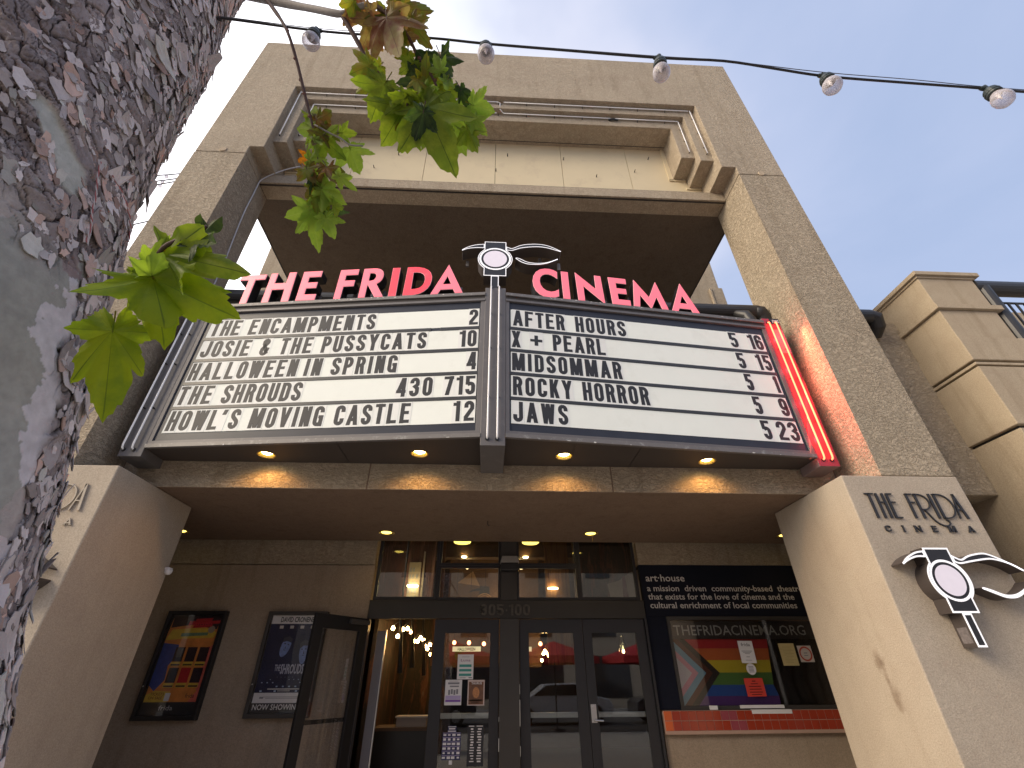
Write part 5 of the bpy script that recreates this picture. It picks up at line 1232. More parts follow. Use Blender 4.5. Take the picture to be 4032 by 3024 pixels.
# ------------------------------------------------------------------ string of bulbs crossing the sky
m_, nt_, b_, N_, L_ = new_mat('clear_bulb_glass')
N_.clear()
o_ = N_.new('ShaderNodeOutputMaterial'); mxs = N_.new('ShaderNodeMixShader'); tr = N_.new('ShaderNodeBsdfTransparent'); tr.inputs[0].default_value = (.90, .88, .90, 1)
gl_ = N_.new('ShaderNodeBsdfPrincipled'); gl_.inputs['Base Color'].default_value = (.62, .58, .62, 1); gl_.inputs['Roughness'].default_value = .12; gl_.inputs['Specular IOR Level'].default_value = .9
ns = N_.new('ShaderNodeTexNoise'); ns.inputs['Scale'].default_value = 160; ns.inputs['Detail'].default_value = 3
gg = N_.new('ShaderNodeNewGeometry'); L_.new(gg.outputs['Position'], ns.inputs['Vector'])
bpn = N_.new('ShaderNodeBump'); bpn.inputs['Strength'].default_value = .9; bpn.inputs['Distance'].default_value = .003; L_.new(ns.outputs['Fac'], bpn.inputs['Height']); L_.new(bpn.outputs[0], gl_.inputs['Normal'])
lw_ = N_.new('ShaderNodeLayerWeight'); lw_.inputs[0].default_value = .45; L_.new(bpn.outputs[0], lw_.inputs['Normal'])
mm = N_.new('ShaderNodeMath'); mm.operation = 'MULTIPLY_ADD'; mm.inputs[1].default_value = .7; mm.inputs[2].default_value = .30; mm.use_clamp = True
L_.new(lw_.outputs['Facing'], mm.inputs[0]); L_.new(mm.outputs[0], mxs.inputs[0]); L_.new(tr.outputs[0], mxs.inputs[1]); L_.new(gl_.outputs[0], mxs.inputs[2]); L_.new(mxs.outputs[0], o_.inputs[0])
M['bulbglass'] = m_
sl = thing('string_lights', 'string of unlit clear bulbs on a black cable crossing the sky above the portal', 'string lights', (-.05, .69, 1.88))
wire = [(-.985,.697,1.962),(-.9731,.6873,1.9563),(-.6669,.6949,1.9203),(-.45,.695,1.905),(-.2396,.6899,1.8941),(-.0491,.6914,1.8767),(.26,.690,1.852),(.5652,.6891,1.8316),(.7886,.6841,1.8214),(.9677,.6901,1.798),(1.1468,.6961,1.7746),(1.42,.694,1.752),(1.6654,.693,1.7383),(1.9247,.6917,1.7197),(2.6,.69,1.69),(4.5,.69,1.66)]
wire2 = [(-.985,.694,1.968),(-.9732,.6843,1.9608),(-.6671,.691,1.9283),(-.4185,.6898,1.9105),(-.0491,.6895,1.8797),(.2969,.6884,1.8559),(.5651,.6861,1.8361),(.7885,.6842,1.8254),(1.1286,.6892,1.7882),(1.4595,.6883,1.7638),(1.6652,.6896,1.7445),(1.9245,.6878,1.7257),(2.6,.688,1.698),(4.5,.69,1.668)]
obj('cable', MB().tube(smooth_pts(wire, 4), .0042, 8), 'cableb', sl, smooth=True)
obj('support_wire', MB().tube(smooth_pts(wire2, 4), .0014, 6), 'wiresteel', sl)
BP = [(-.6469,.6945,1.918),(-.0491,.6914,1.8745),(.5608,.6893,1.8296),(1.1400,.6955,1.7735),(1.7101,.6925,1.7336),(2.34,.691,1.70)]
sock = None
for i, (x, y, z) in enumerate(BP):
    ax = Matrix.Diagonal((1.25, 1.25, 1.15)) @ Matrix.Rotation(random.uniform(-.10, .10), 3, 'X') @ Matrix.Rotation(random.uniform(-.06, .10), 3, 'Y')
    s_ = obj('socket', MB().lathe([(0, .012), (.007, .011), (.007, -.010), (.013, -.013), (.0165, -.020), (.0172, -.030), (.0185, -.031), (.0185, -.035), (.0172, -.036), (.0172, -.0395), (.0185, -.040), (.0185, -.044), (.016, -.046), (0, -.046)], (x, y, z), 18, axis=ax)
             .tube([(x-.020, y, z+.002), (x-.010, y, z+.001), (x+.010, y, z-.001), (x+.020, y, z-.002)], [.006, .0085, .0085, .006], 8), 'socket', sl, smooth=False)
    obj('bulb', MB().lathe([(.013, -.046), (.0165, -.054), (.0215, -.064), (.0235, -.075), (.0225, -.087), (.0175, -.098), (.009, -.104), (0, -.106)], (x, y, z), 22, axis=ax), 'bulbglass', s_, smooth=True)
    obj('filament_stem', MB().lathe([(.006, -.046), (.004, -.060), (.002, -.074), (0, -.078)], (x, y, z), 8, axis=ax), 'paper', s_)
# small far strings tied to the portal edge
for k, (za, zb, yb, lb) in enumerate(((7.20, 6.45, 4.25, 'highest of the thin strings of tiny bulbs tied to the portal edge'), (7.10, 6.12, 4.25, 'middle of the thin strings of tiny bulbs tied to the portal edge'), (7.05, 5.85, 4.25, 'third thin string of tiny bulbs tied to the portal edge'), (6.05, 5.05, 4.45, 'lowest thin string of tiny bulbs beside the portal edge'))):
    t = thing('far_string_lights', lb, 'string lights', (-5.1, 4.4, za), 'thin bulb strings between the trunk and the portal')
    a, b = Vector((-4.93, 4.72, za+.02)), Vector((-5.9, 3.2, zb-1.6))
    pts = [a.lerp(b, i/10) + Vector((0, 0, -.20*math.sin(math.pi*i/10))) for i in range(11)]
    obj('cable', MB().tube(pts, .009, 6), 'cableb', t)
    mb = MB()
    for i in range(1, 10):
        p = pts[i]; mb.lathe([(.012, 0), (.014, -.03), (.024, -.05), (.020, -.075), (0, -.085)], tuple(p), 8)
    obj('tiny_bulbs', mb, 'bulbglass', t)
tag(obj('loose_cable', MB().tube(smooth_pts([(-3.50, 4.86, 7.70), (-3.573, 4.85, 7.655), (-3.72, 4.85, 7.57), (-3.864, 4.85, 7.457), (-3.98, 4.85, 7.34), (-4.07, 4.862, 7.235), (-4.084, 4.87, 7.10), (-4.084, 4.872, 6.869), (-4.084, 4.868, 6.434), (-4.084, 4.90, 5.95), (-4.084, 4.943, 5.475), (-4.084, 4.963, 5.303), (-4.084, 4.97, 4.8)], 3), .010, 6), 'cablew', at=(-4.0, 4.86, 7.2)), 'loose white cable sagging from the portal step down the inner side of the pillar', 'cable')

# ------------------------------------------------------------------ the sycamore
tree = thing('sycamore_tree', 'sycamore with flaking grey-brown bark and leafy twigs close to the viewer', 'tree', (-1.16, 1.0, GZ))
SIL = [(-1.41,-36.5),(-.14,-38.1),(0,-39.4),(.13,-40.9),(.34,-42.5),(.46,-43.6),(.60,-44.7),(.70,-45.7),(.86,-47.0),(1.04,-48.2),(1.13,-48.9),(1.48,-50.3),(1.71,-50.9),(1.99,-51.4),(2.24,-53.3),(2.45,-53.8),(2.70,-54.0),(3.2,-54.5),(4.4,-56)]
RAD = [(-1.41,.40),(-.6,.33),(.5,.30),(1.5,.30),(2.2,.33),(2.8,.38),(3.4,.36),(4.4,.30)]
zi = np.array([s[0] for s in SIL]); ai = np.radians([s[1] for s in SIL])
def axis_at(z):
    a = np.interp(z, zi, ai); r = np.interp(z, [q[0] for q in RAD], [q[1] for q in RAD]) + .006
    return 1.5*np.sin(a) - np.cos(a)*r, 1.5*np.cos(a) + np.sin(a)*r
rs_ = np.random.RandomState(11)
def hash2(ix, iy, k):
    h = (ix.astype(np.int64)*374761393 + iy.astype(np.int64)*668265263 + k*974634777) & 0x7fffffff
    h = ((h ^ (h >> 13)) * 1274126177) & 0x7fffffff
    return ((h ^ (h >> 16)) & 0xffffff) / float(0xffffff)
def vnoise(x, y, k=0):
    ix, iy = np.floor(x), np.floor(y); fx, fy = x-ix, y-iy; fx = fx*fx*(3-2*fx); fy = fy*fy*(3-2*fy)
    a, b, c, d = hash2(ix, iy, k), hash2(ix+1, iy, k), hash2(ix, iy+1, k), hash2(ix+1, iy+1, k)
    return (a*(1-fx)+b*fx)*(1-fy) + (c*(1-fx)+d*fx)*fy
def fbm(x, y, k=0, o=4):
    s, a, t = 0, .5, 0
    for i in range(o): s = s + a*vnoise(x*2**i, y*2**i, k+i*17); t += a; a *= .55
    return s/t
def voro(x, y, k):
    ix, iy = np.floor(x), np.floor(y); f1 = np.full(x.shape, 9.); f2 = np.full(x.shape, 9.); idv = np.zeros(x.shape); px = np.zeros(x.shape); py = np.zeros(x.shape)
    for dx in (-1, 0, 1):
        for dy in (-1, 0, 1):
            cx, cy = ix+dx, iy+dy
            qx = cx + .1 + .8*hash2(cx, cy, k); qy = cy + .1 + .8*hash2(cx, cy, k+1); d = np.hypot(x-qx, y-qy)
            c = d < f1; f2 = np.where(c, f1, np.minimum(f2, d)); idv = np.where(c, hash2(cx, cy, k+2), idv); px = np.where(c, x-qx, px); py = np.where(c, y-qy, py); f1 = np.where(c, d, f1)
    return f1, f2, idv, px, py
def sstep(a, b, x): t = np.clip((x-a)/(b-a), 0, 1); return t*t*(3-2*t)
def terr(L, w):
    f = np.floor(L); return f + sstep(0, w, L-f), hash2(f, f*0+3, 8)
def bark_field(u, v):
    """u: metres round the trunk from the silhouette line, v: height; returns height offset and colour"""
    rough = np.maximum(sstep(.74, .96, v + .34*fbm(u*6, v*5, 90) - .17), sstep(-.225, -.185, u + .12*fbm(u*9, v*8, 91) - .06))
    bu = (u+.385)*.9 + (v-1.08)*.75; bv = (v-1.08)*.75 - (u+.385)*.6
    bare = 1 - sstep(.75, 1.05, np.hypot(bu/.040, bv/.115) + 1.3*(fbm(u*16, v*16, 77)-.5))
    rough = rough*(1 - .95*bare)
    s = u*.86 + v*.38*sstep(.6, 1.4, v); t = v*.92 - u*.42*sstep(.6, 1.4, v)      # flakes run aslant higher up
    wx = (fbm(u*13, v*10, 1, 5)-.5)*.085; wz = (fbm(u*13+9, v*10, 2, 5)-.5)*.110
    f1, f2, c1, qx, qy = voro((s+wx)/.036, (t+wz)/.070, 5)
    e1 = f2-f1
    g1, g2, c2, rx, ry = voro((s+wx*1.6)/.016, (t+wz*1.6)/.030, 9)
    e2 = g2-g1
    L1 = fbm(s*11+wx*20, t*6.5+wz*10, 21, 5)*13 + c1*1.2
    T1, k1 = terr(L1, .16)
    L2 = fbm(s*34, t*19, 24, 4)*9 + c2*.6
    T2, k2 = terr(L2, .22)
    gap = fbm(u*18, v*18, 26)
    edge = sstep(.0, .05+.12*gap, e1); edge = 1 - (1-edge)*sstep(.22, .42, fbm(u*9, v*9, 27))
    edge2 = sstep(.0, .12, e2); edge2 = 1 - (1-edge2)*sstep(.42, .56, fbm(u*14+3, v*14, 28))
    tilt = (qx*(c1-.5)*1.0 + qy*(.2+c1)*.9)
    hr = .0044*(T1-6.5) + .0019*(T2-4) + .0065*tilt + .0045*(c1-.5) - .018*(1-edge) - .006*(1-edge2) + .0016*(fbm(u*110, v*110, 4)-.5)
    hr = hr*.55 - .002
    hr = hr + .016*(fbm(u*5, v*4, 31)-.5)
    p1, p2, d1, _, _ = voro((u + (fbm(u*8, v*8, 41, 5)-.5)*.22)/.15, (v + (fbm(u*8+5, v*8, 42, 5)-.5)*.26)/.19, 12)
    hs = .0030*d1 + .0010*fbm(u*30, v*45, 6)
    h = hr*rough + hs*(1-rough)
    n1 = fbm(u*22, v*22, 50); n2 = fbm(u*5, v*5, 51); n3 = fbm(u*80, v*80, 52); n4 = fbm(s*60, t*14, 53)
    lo = np.array([.13, .105, .10]); hi = np.array([.42, .375, .375]); warm = np.array([.37, .30, .26]); dk = np.array([.040, .030, .028]); pale = np.array([.47, .49, .45])
    k = np.clip(.02 + .42*k1 + .22*k2 + .30*c1 + .22*(n4-.5) + .18*(n3-.5), 0, 1)[..., None]
    col = lo*(1-k) + hi*k
    w = (sstep(.56, .74, n2)*.55*(k2 > .4))[..., None]; col = col*(1-w) + warm*w
    w = ((1-edge)*.95)[..., None]; col = col*(1-w) + dk*w
    w = ((1-edge2)*.65)[..., None]; col = col*(1-w) + dk*w
    gk = d1
    sm = np.where((gk > .66)[..., None], np.array([.60, .575, .590]), np.where((gk > .40)[..., None], np.array([.355, .355, .320]), np.where((gk > .16)[..., None], np.array([.42, .385, .36]), np.array([.30, .235, .225]))))
    sm = sm*(.84+.32*n3)[..., None]*(.86+.28*n1)[..., None]
    rgh = (rough)[..., None]
    col = col*rgh + sm*(1-rgh)
    bb = bare[..., None]*.9
    col = col*(1-bb) + (pale*(.80+.4*n3)[..., None])*bb
    return h, np.clip(col, .01, .8), rough, c1, edge
a_s = -math.radians(45)      # direction in which the silhouette lies from the axis
def th_dense(n0, n1):
    # angle measured from the outward direction towards the right-hand silhouette; 0 = silhouette
    d = np.linspace(-1.95, .35, n0); s = np.linspace(.35, 2*math.pi-1.95, n1+1)[1:]
    return np.concatenate([d, s[:-1]])
TH = th_dense(560, 40); ZS = np.concatenate([np.linspace(GZ-.02, -.25, 14)[:-1], np.linspace(-.25, 2.95, 860), np.linspace(2.95, 4.4, 40)[1:]])
TT, ZZ = np.meshgrid(TH, ZS)
AX, AY = axis_at(ZZ); RR = np.interp(ZZ, [q[0] for q in RAD], [q[1] for q in RAD])
SA = np.interp(ZZ, zi, ai)       # azimuth of the silhouette as seen from the viewer
ang0 = math.pi/2 - (SA + math.pi/2)   # world angle of the rightward normal
h_, c_, ro_, _, _ = bark_field(TT*.31, ZZ)
big = .020*(fbm(TT*1.6+3, ZZ*1.3, 60, 3)-.5)
R2 = RR + h_ + big
WA = ang0 + TT*1.0      # TT negative turns towards the viewer
PX = AX + R2*np.cos(WA); PY = AY + R2*np.sin(WA)
nr, nc = ZZ.shape
verts = np.stack([PX, PY, ZZ], -1).reshape(-1, 3) - np.array(tree.location)
idx = np.arange(nr*nc).reshape(nr, nc); nx_ = np.roll(idx, -1, axis=1)
faces = np.stack([idx[:-1], nx_[:-1], nx_[1:], idx[1:]], -1).reshape(-1, 4)
me = bpy.data.meshes.new('trunk'); me.vertices.add(len(verts)); me.vertices.foreach_set('co', verts.astype(np.float32).ravel())
me.loops.add(faces.size); me.loops.foreach_set('vertex_index', faces.astype(np.int32).ravel())
me.polygons.add(len(faces)); me.polygons.foreach_set('loop_start', np.arange(0, faces.size, 4, dtype=np.int32)); me.polygons.foreach_set('loop_total', np.full(len(faces), 4, dtype=np.int32))
me.polygons.foreach_set('use_smooth', np.ones(len(faces), dtype=bool))
ca = me.color_attributes.new('bark', 'FLOAT_COLOR', 'POINT')
ca.data.foreach_set('color', np.concatenate([c_.reshape(-1, 3), np.ones((nr*nc, 1))], 1).astype(np.float32).ravel())
me.update()
mbk, nt_, b_, N_, L_ = new_mat('bark')
at_ = N_.new('ShaderNodeAttribute'); at_.attribute_name = 'bark'
L_.new(at_.outputs['Color'], b_.inputs['Base Color']); b_.inputs['Roughness'].default_value = .85; b_.inputs['Specular IOR Level'].default_value = .25
gg = N_.new('ShaderNodeNewGeometry'); n_ = N_.new('ShaderNodeTexNoise'); n_.inputs['Scale'].default_value = 180; n_.inputs['Detail'].default_value = 5; L_.new(gg.outputs['Position'], n_.inputs['Vector'])
bp_ = N_.new('ShaderNodeBump'); bp_.inputs['Strength'].default_value = .6; bp_.inputs['Distance'].default_value = .003; L_.new(n_.outputs['Fac'], bp_.inputs['Height']); L_.new(bp_.outputs[0], b_.inputs['Normal'])
me.materials.append(mbk)
tk = link('trunk', me, tree)
# flakes of bark: thin jagged plates lapped over the trunk, the largest as pieces of their own
NF = 3400
def radius_at(t, z):
    r = np.interp(z, [q[0] for q in RAD], [q[1] for q in RAD])
    return r + .020*(fbm(t*1.6+3, z*1.3, 60, 3)-.5) + .016*(fbm(t*.31*5, z*4, 31)-.5)
ft = rs_.uniform(-1.80, .22, NF*3); fz_ = rs_.uniform(-.28, 2.92, NF*3)
sel = rs_.rand(NF*3) < .35 + .65*(ft > -1.4)
ft, fz_ = ft[sel], fz_[sel]
_, _, rof, _, _ = bark_field(ft*.31, fz_)
ok = rof > .55
ft, fz_ = ft[ok][:NF], fz_[ok][:NF]; NFR = len(ft)
size = .0092*np.exp(rs_.normal(0, .58, NFR)) + .0030
big_i = np.argsort(-size)[:295]; is_big = np.zeros(NFR, bool); is_big[big_i] = True
NV = 13
allv, allf, allc = [], [], []
def flake(i):
    t0, z0, s = ft[i], fz_[i], size[i]
    slant = .65*float(sstep(.5, 1.5, np.array(z0))) + rs_.normal(0, .33)
    asp = rs_.uniform(1.3, 2.9); el = s*math.sqrt(asp); ew = s/math.sqrt(asp)
    th = rs_.uniform(.0012, .0036); lift = rs_.uniform(-.001, .0075); tl = rs_.normal(0, .09); tw_ = rs_.normal(.02, .10); cu = rs_.uniform(0, 5)
    k = np.arange(NV); an = 2*np.pi*(k + rs_.uniform(-.35, .35, NV))/NV
    rr = rs_.uniform(.62, 1.22, NV); sq = (np.abs(np.cos(an))**3 + np.abs(np.sin(an))**3)**(-1/3)
    x = ew*np.cos(an)*rr*sq*.9; y = el*np.sin(an)*rr*sq*.9
    x = np.concatenate([[0], x*.45, x]); y = np.concatenate([[0], y*.45, y])
    c, s_ = math.cos(slant), math.sin(slant)
    du = x*c + y*s_*-1; dv = x*s_ + y*c
    tt = t0 + du/.31; zz = z0 + dv
    hh = lift + tl*y + tw_*x + cu*(x*x+y*y) + .0016*(fbm((tt*.31)*70, zz*70, 71)-.5)
    R_ = radius_at(tt, zz)
    ax, ay = axis_at(zz); w = -np.interp(zz, zi, ai) + tt
    def P(rad): return np.stack([ax+rad*np.cos(w), ay+rad*np.sin(w), zz], -1)
    top = P(R_+hh+th); bot = P(R_+hh)[1+NV:]
    v = np.concatenate([top, bot], 0) - np.array(tree.location)
    f = []
    for q in range(NV):
        n_ = (q+1) % NV
        f += [(0, 1+q, 1+n_), (1+q, 1+NV+q, 1+NV+n_, 1+n_), (1+NV+q, 1+2*NV+q, 1+2*NV+n_, 1+NV+n_)]
    base = rs_.rand(); hue = rs_.rand()
    col = np.array([.26, .23, .225])*(1-base) + np.array([.70, .65, .65])*base
    if hue > .86: col = col*np.array([1.0, .80, .70])
    elif hue > .74: col = col*np.array([.92, .98, .92])
    cv = col*(.82 + .36*fbm(tt*30, zz*90, 72))[:, None]
    cv = np.concatenate([cv, cv[1+NV:]*.55], 0)
    return v, f, cv
def flake_mesh(v, f, cv, name):
    me3 = bpy.data.meshes.new(name); me3.from_pydata([tuple(p) for p in v], [], f)
    ca3 = me3.color_attributes.new('bark', 'FLOAT_COLOR', 'POINT')
    ca3.data.foreach_set('color', np.concatenate([cv, np.ones((len(cv), 1))], 1).astype(np.float32).ravel())
    me3.materials.append(mbk); me3.update(); return me3
off_ = 0
for i in range(NFR):
    v, f, cv = flake(i)
    if is_big[i]: link('bark_plate', flake_mesh(v, f, cv, 'bark_plate'), tree)
    else:
        allv.append(v); allc.append(cv); allf += [tuple(q+off_ for q in ff_) for ff_ in f]; off_ += len(v)
bf = link('small_bark_flakes', flake_mesh(np.concatenate(allv), allf, np.concatenate(allc), 'small_bark_flakes'), tree); bf['kind'] = 'stuff'
pm = [plain('bark_limb', (.34, .30, .29), .85, var=.25, vscale=30, bump=.5)]
def trunk_pt(t, z, extra=0.0):
    ax, ay = axis_at(z); sa = np.interp(z, zi, ai); w = -sa + t; rr = float(radius_at(np.array(t), np.array(z))) + extra
    return Vector((float(ax + rr*math.cos(w)), float(ay + rr*math.sin(w)), float(z))), 0, 0, 0
# limbs above the frame
obj('limb', MB().tube([(-1.45, .62, 4.3), (-1.2, .75, 5.0), (-.6, 1.0, 6.0), (.1, 1.1, 7.2)], [.26, .20, .15, .08], 14), 'lobby' if False else pm[0], tree, smooth=True)
obj('limb', MB().tube([(-1.5, .60, 4.3), (-1.9, .4, 5.2), (-2.6, .0, 6.4), (-3.2, -.4, 7.8)], [.24, .20, .14, .07], 14), pm[0], tree, smooth=True)
# the twig that reaches over
twm = plain('pale_twig', (.26, .245, .24), .7, var=.2, vscale=80, bump=.3); twd = plain('dark_twig', (.085, .05, .045), .7, var=.3, vscale=80)
obj('branch', MB().tube(smooth_pts([(-1.25,.85,2.62),(-1.106,.76,2.40),(-.84,.651,2.03),(-.579,.582,1.762),(-.482,.568,1.696),(-.44,.556,1.712),(-.401,.549,1.72)], 4), [.015]*5+[.0125]*6+[.0105]*5+[.0090]*4+[.0085]*5, 10), twm, tree, smooth=True)
obj('twig', MB().tube(smooth_pts([(-.401,.549,1.72),(-.363,.554,1.709),(-.316,.573,1.676),(-.276,.598,1.634),(-.244,.63,1.582),(-.204,.658,1.537),(-.188,.676,1.508)], 4), [.0070]*8+[.0050]*8+[.0038]*9, 8), twd, tree, smooth=True)
obj('twig', MB().tube(smooth_pts([(-.90,.665,2.10),(-.832,.641,2.016),(-.745,.622,1.856),(-.679,.634,1.739),(-.648,.681,1.664),(-.618,.742,1.569),(-.582,.815,1.454),(-.568,.863,1.379),(-.561,.911,1.304)], 4), [.0065]*10+[.0050]*12+[.0038]*11, 8), twd, tree, smooth=True)
obj('twig', MB().tube(smooth_pts([(-.482,.568,1.696),(-.438,.606,1.635),(-.398,.642,1.577),(-.334,.681,1.512),(-.275,.71,1.463)], 4), [.0075]*6+[.0055]*6+[.0045]*5, 8), twd, tree, smooth=True)
obj('twig', MB().tube(smooth_pts([(-.582,.79,1.48),(-.532,.807,1.463),(-.498,.814,1.449),(-.47,.823,1.432),(-.429,.823,1.43)], 3), .0028, 7), twm, tree, smooth=True)
obj('twig', MB().tube(smooth_pts([(-1.12,1.0,.905),(-1.079,.969,.891),(-.859,.793,.776),(-.736,.71,.711),(-.701,.683,.713),(-.678,.661,.745),(-.633,.647,.763),(-.589,.633,.78)], 4), [.0085]*8+[.0065]*8+[.0045]*13, 8), twd, tree, smooth=True)
mb = MB()
for p in ((-.679,.634,1.739), (-.648,.681,1.664), (-.63,.72,1.61), (-.618,.742,1.569), (-.60,.78,1.51), (-.582,.815,1.454), (-.575,.84,1.415), (-.568,.863,1.379), (-.438,.606,1.635), (-.37,.66,1.545), (-.244,.63,1.582), (-.225,.645,1.56), (-.21,.653,1.545), (-.196,.665,1.525)):
    mb.lathe([(0, .010), (.004, .006), (.0062, 0), (.004, -.005), (0, -.007)], (p[0]+random.uniform(-.004, .004), p[1], p[2]), 6, axis=Matrix.Rotation(random.uniform(-1.2, 1.2), 3, 'Y'))
obj('bud', mb, plain('red_brown_bud', (.13, .055, .045), .7), tree, kind='stuff')
# leaves
def leaf_mat(name, c, c2, vein, mixp=.5, scale=22):
    m, nt, b, N, L = new_mat(name)
    N.remove(b); out = [n for n in N if n.type == 'OUTPUT_MATERIAL'][0]
    g = N.new('ShaderNodeNewGeometry'); n1 = N.new('ShaderNodeTexNoise'); n1.inputs['Scale'].default_value = scale; n1.inputs['Detail'].default_value = 5; n1.inputs['Roughness'].default_value = .65
    L.new(g.outputs['Position'], n1.inputs['Vector'])
    mr_ = N.new('ShaderNodeMapRange'); mr_.inputs['From Min'].default_value = mixp-.08; mr_.inputs['From Max'].default_value = mixp+.10; L.new(n1.outputs['Fac'], mr_.inputs[0])
    mx = N.new('ShaderNodeMix'); mx.data_type = 'RGBA'; mx.inputs['A'].default_value = rgba(c); mx.inputs['B'].default_value = rgba(c2); L.new(mr_.outputs[0], mx.inputs['Factor'])
    at = N.new('ShaderNodeAttribute'); at.attribute_name = 'vein'
    vx = N.new('ShaderNodeMix'); vx.data_type = 'RGBA'; vx.inputs['B'].default_value = rgba(vein); L.new(mx.outputs['Result'], vx.inputs['A']); L.new(at.outputs['Fac'], vx.inputs['Factor'])
    d = N.new('ShaderNodeBsdfPrincipled'); d.inputs['Roughness'].default_value = .48; L.new(vx.outputs['Result'], d.inputs['Base Color'])
    vb = N.new('ShaderNodeTexVoronoi'); vb.feature = 'DISTANCE_TO_EDGE'; vb.inputs['Scale'].default_value = 130; L.new(g.outputs['Position'], vb.inputs['Vector'])
    bp = N.new('ShaderNodeBump'); bp.inputs['Strength'].default_value = .35; bp.inputs['Distance'].default_value = .002; L.new(vb.outputs['Distance'], bp.inputs['Height']); L.new(bp.outputs[0], d.inputs['Normal'])
    t = N.new('ShaderNodeBsdfTranslucent'); sc_ = N.new('ShaderNodeVectorMath'); sc_.operation = 'MULTIPLY'; sc_.inputs[1].default_value = (1.25, 1.25, .55); L.new(vx.outputs['Result'], sc_.inputs[0]); L.new(sc_.outputs[0], t.inputs[0])
    ms = N.new('ShaderNodeMixShader'); ms.inputs[0].default_value = .58; L.new(d.outputs[0], ms.inputs[1]); L.new(t.outputs[0], ms.inputs[2]); L.new(ms.outputs[0], out.inputs[0])
    return m
LM = {'green': leaf_mat('leaf_green', (.17, .25, .025), (.26, .34, .04), (.045, .09, .02)), 'light': leaf_mat('leaf_light', (.29, .42, .07), (.21, .33, .05), (.32, .42, .14), .55),
      'lime': leaf_mat('leaf_lime', (.28, .38, .012), (.20, .30, .015), (.09, .16, .015), .52, 16), 'dark': leaf_mat('leaf_dark', (.030, .060, .028), (.07, .12, .03), (.10, .13, .08)),
      'mix': leaf_mat('leaf_yellowing', (.19, .28, .03), (.27, .24, .03), (.10, .08, .02), .5), 'autumn': leaf_mat('leaf_autumn', (.25, .10, .065), (.34, .27, .13), (.14, .07, .05), .5, 16),
      'brown': leaf_mat('leaf_browning', (.14, .17, .03), (.20, .10, .035), (.08, .05, .02), .5, 18), 'orange': leaf_mat('leaf_orange', (.60, .20, .015), (.12, .13, .03), (.20, .07, .01), .55, 30)}
LOBES = [(0, 1.0), (55, .80), (-55, .80), (108, .50), (-108, .50)]
def leaf_radius(a, rg):
    a = (a+180) % 360 - 180
    best = .30
    for la, lr in LOBES:
        d = abs((a - la + 180) % 360 - 180)
        wd = 30 if la == 0 else 26
        if d < wd*1.6: best = max(best, lr*(1-(d/wd)**.85*.50) if d < wd else lr*.50*(1-(d-wd)/(wd*1.2)))
    if abs(a) > 150: best = .30*(1-.75*(abs(a)-150)/30) + .02
    return best
LOBES3 = [(0, 1.0), (34, .70), (-38, .62), (88, .48), (-92, .50)]
LOBES1 = LOBES
def make_leaf(base, tip, wr, kind, seed, curl=1.0, narrow=False):
    global LOBES
    LOBES = LOBES3 if narrow else LOBES1
    rg = random.Random(seed)
    b, t = Vector(base), Vector(tip); ax = (t-b); Ln = ax.length; ax.normalize()
    view = ((b+t)/2).normalized()
    nrm = (-view - ax*(-view).dot(ax)).normalized()
    side = ax.cross(nrm).normalized()
    rot = rg.uniform(-.35, .35); nrm2 = nrm*math.cos(rot) + side*math.sin(rot); side = ax.cross(nrm2).normalized(); nrm = nrm2
    angs = []
    for la, _ in sorted(LOBES): pass
    A = np.arange(-180, 180, 3.0); lob = [l[0] for l in LOBES]
    A = sorted(set([float(x) for x in A] + [l+d for l in lob for d in (-.9, .9)] + lob))
    NR = 8
    vs = []; vein = []
    cup = rg.uniform(-.35, .5)*curl; droop = rg.uniform(.1, .5)*curl; tw = rg.uniform(-.5, .5); wav = rg.uniform(.02, .05); ph = rg.uniform(0, 6)
    W = wr*.5/.66
    jag = {a: 1 + (rg.uniform(-.05, .05) if min(abs(a-l) for l in lob) > 1.5 else 0) for a in A}
    for i, a in enumerate(A):
        R_ = leaf_radius(a, rg)*jag[a]
        tooth = (abs(((a*1.0) % 12) - 6)/6 - .5)*.075
        if min(abs(a-l) for l in lob) > 6: R_ *= 1 + tooth
        isv = min(abs(a-l) for l in lob) < .01
        for r_ in range(NR+1):
            f = r_/NR; r = R_*f
            x = r*math.sin(math.radians(a))*W/.5*.78; y = r*math.cos(math.radians(a))
            near = min(abs((a-l+180) % 360-180) for l in lob)
            zz = -.055*min(1, near/22)*f*(1) + cup*x*x - droop*.35*y*abs(y) + wav*math.sin(a*.12+ph)*f*f*1.3 + tw*x*y*.4
            edge = f**4*.10*curl*math.sin(a*.05+ph*2)
            p = b + (ax*y + side*x + nrm*(zz+edge))*Ln
            vs.append(p); vein.append(1.0 if isv and f < .96 else 0.0)
    m = NR+1; n = len(A); fs = []
    for i in range(n):
        j = (i+1) % n
        for r_ in range(NR): fs.append((i*m+r_, j*m+r_, j*m+r_+1, i*m+r_+1))
    me = bpy.data.meshes.new('leaf'); off = WL[tree.name]
    me.from_pydata([tuple(v-off) for v in vs], [], fs)
    me.polygons.foreach_set('use_smooth', [True]*len(me.polygons))
    at = me.attributes.new('vein', 'FLOAT', 'POINT'); at.data.foreach_set('value', vein)
    me.materials.append(LM[kind]); me.update()
    o = link('leaf', me, tree)
    # petiole
    return o
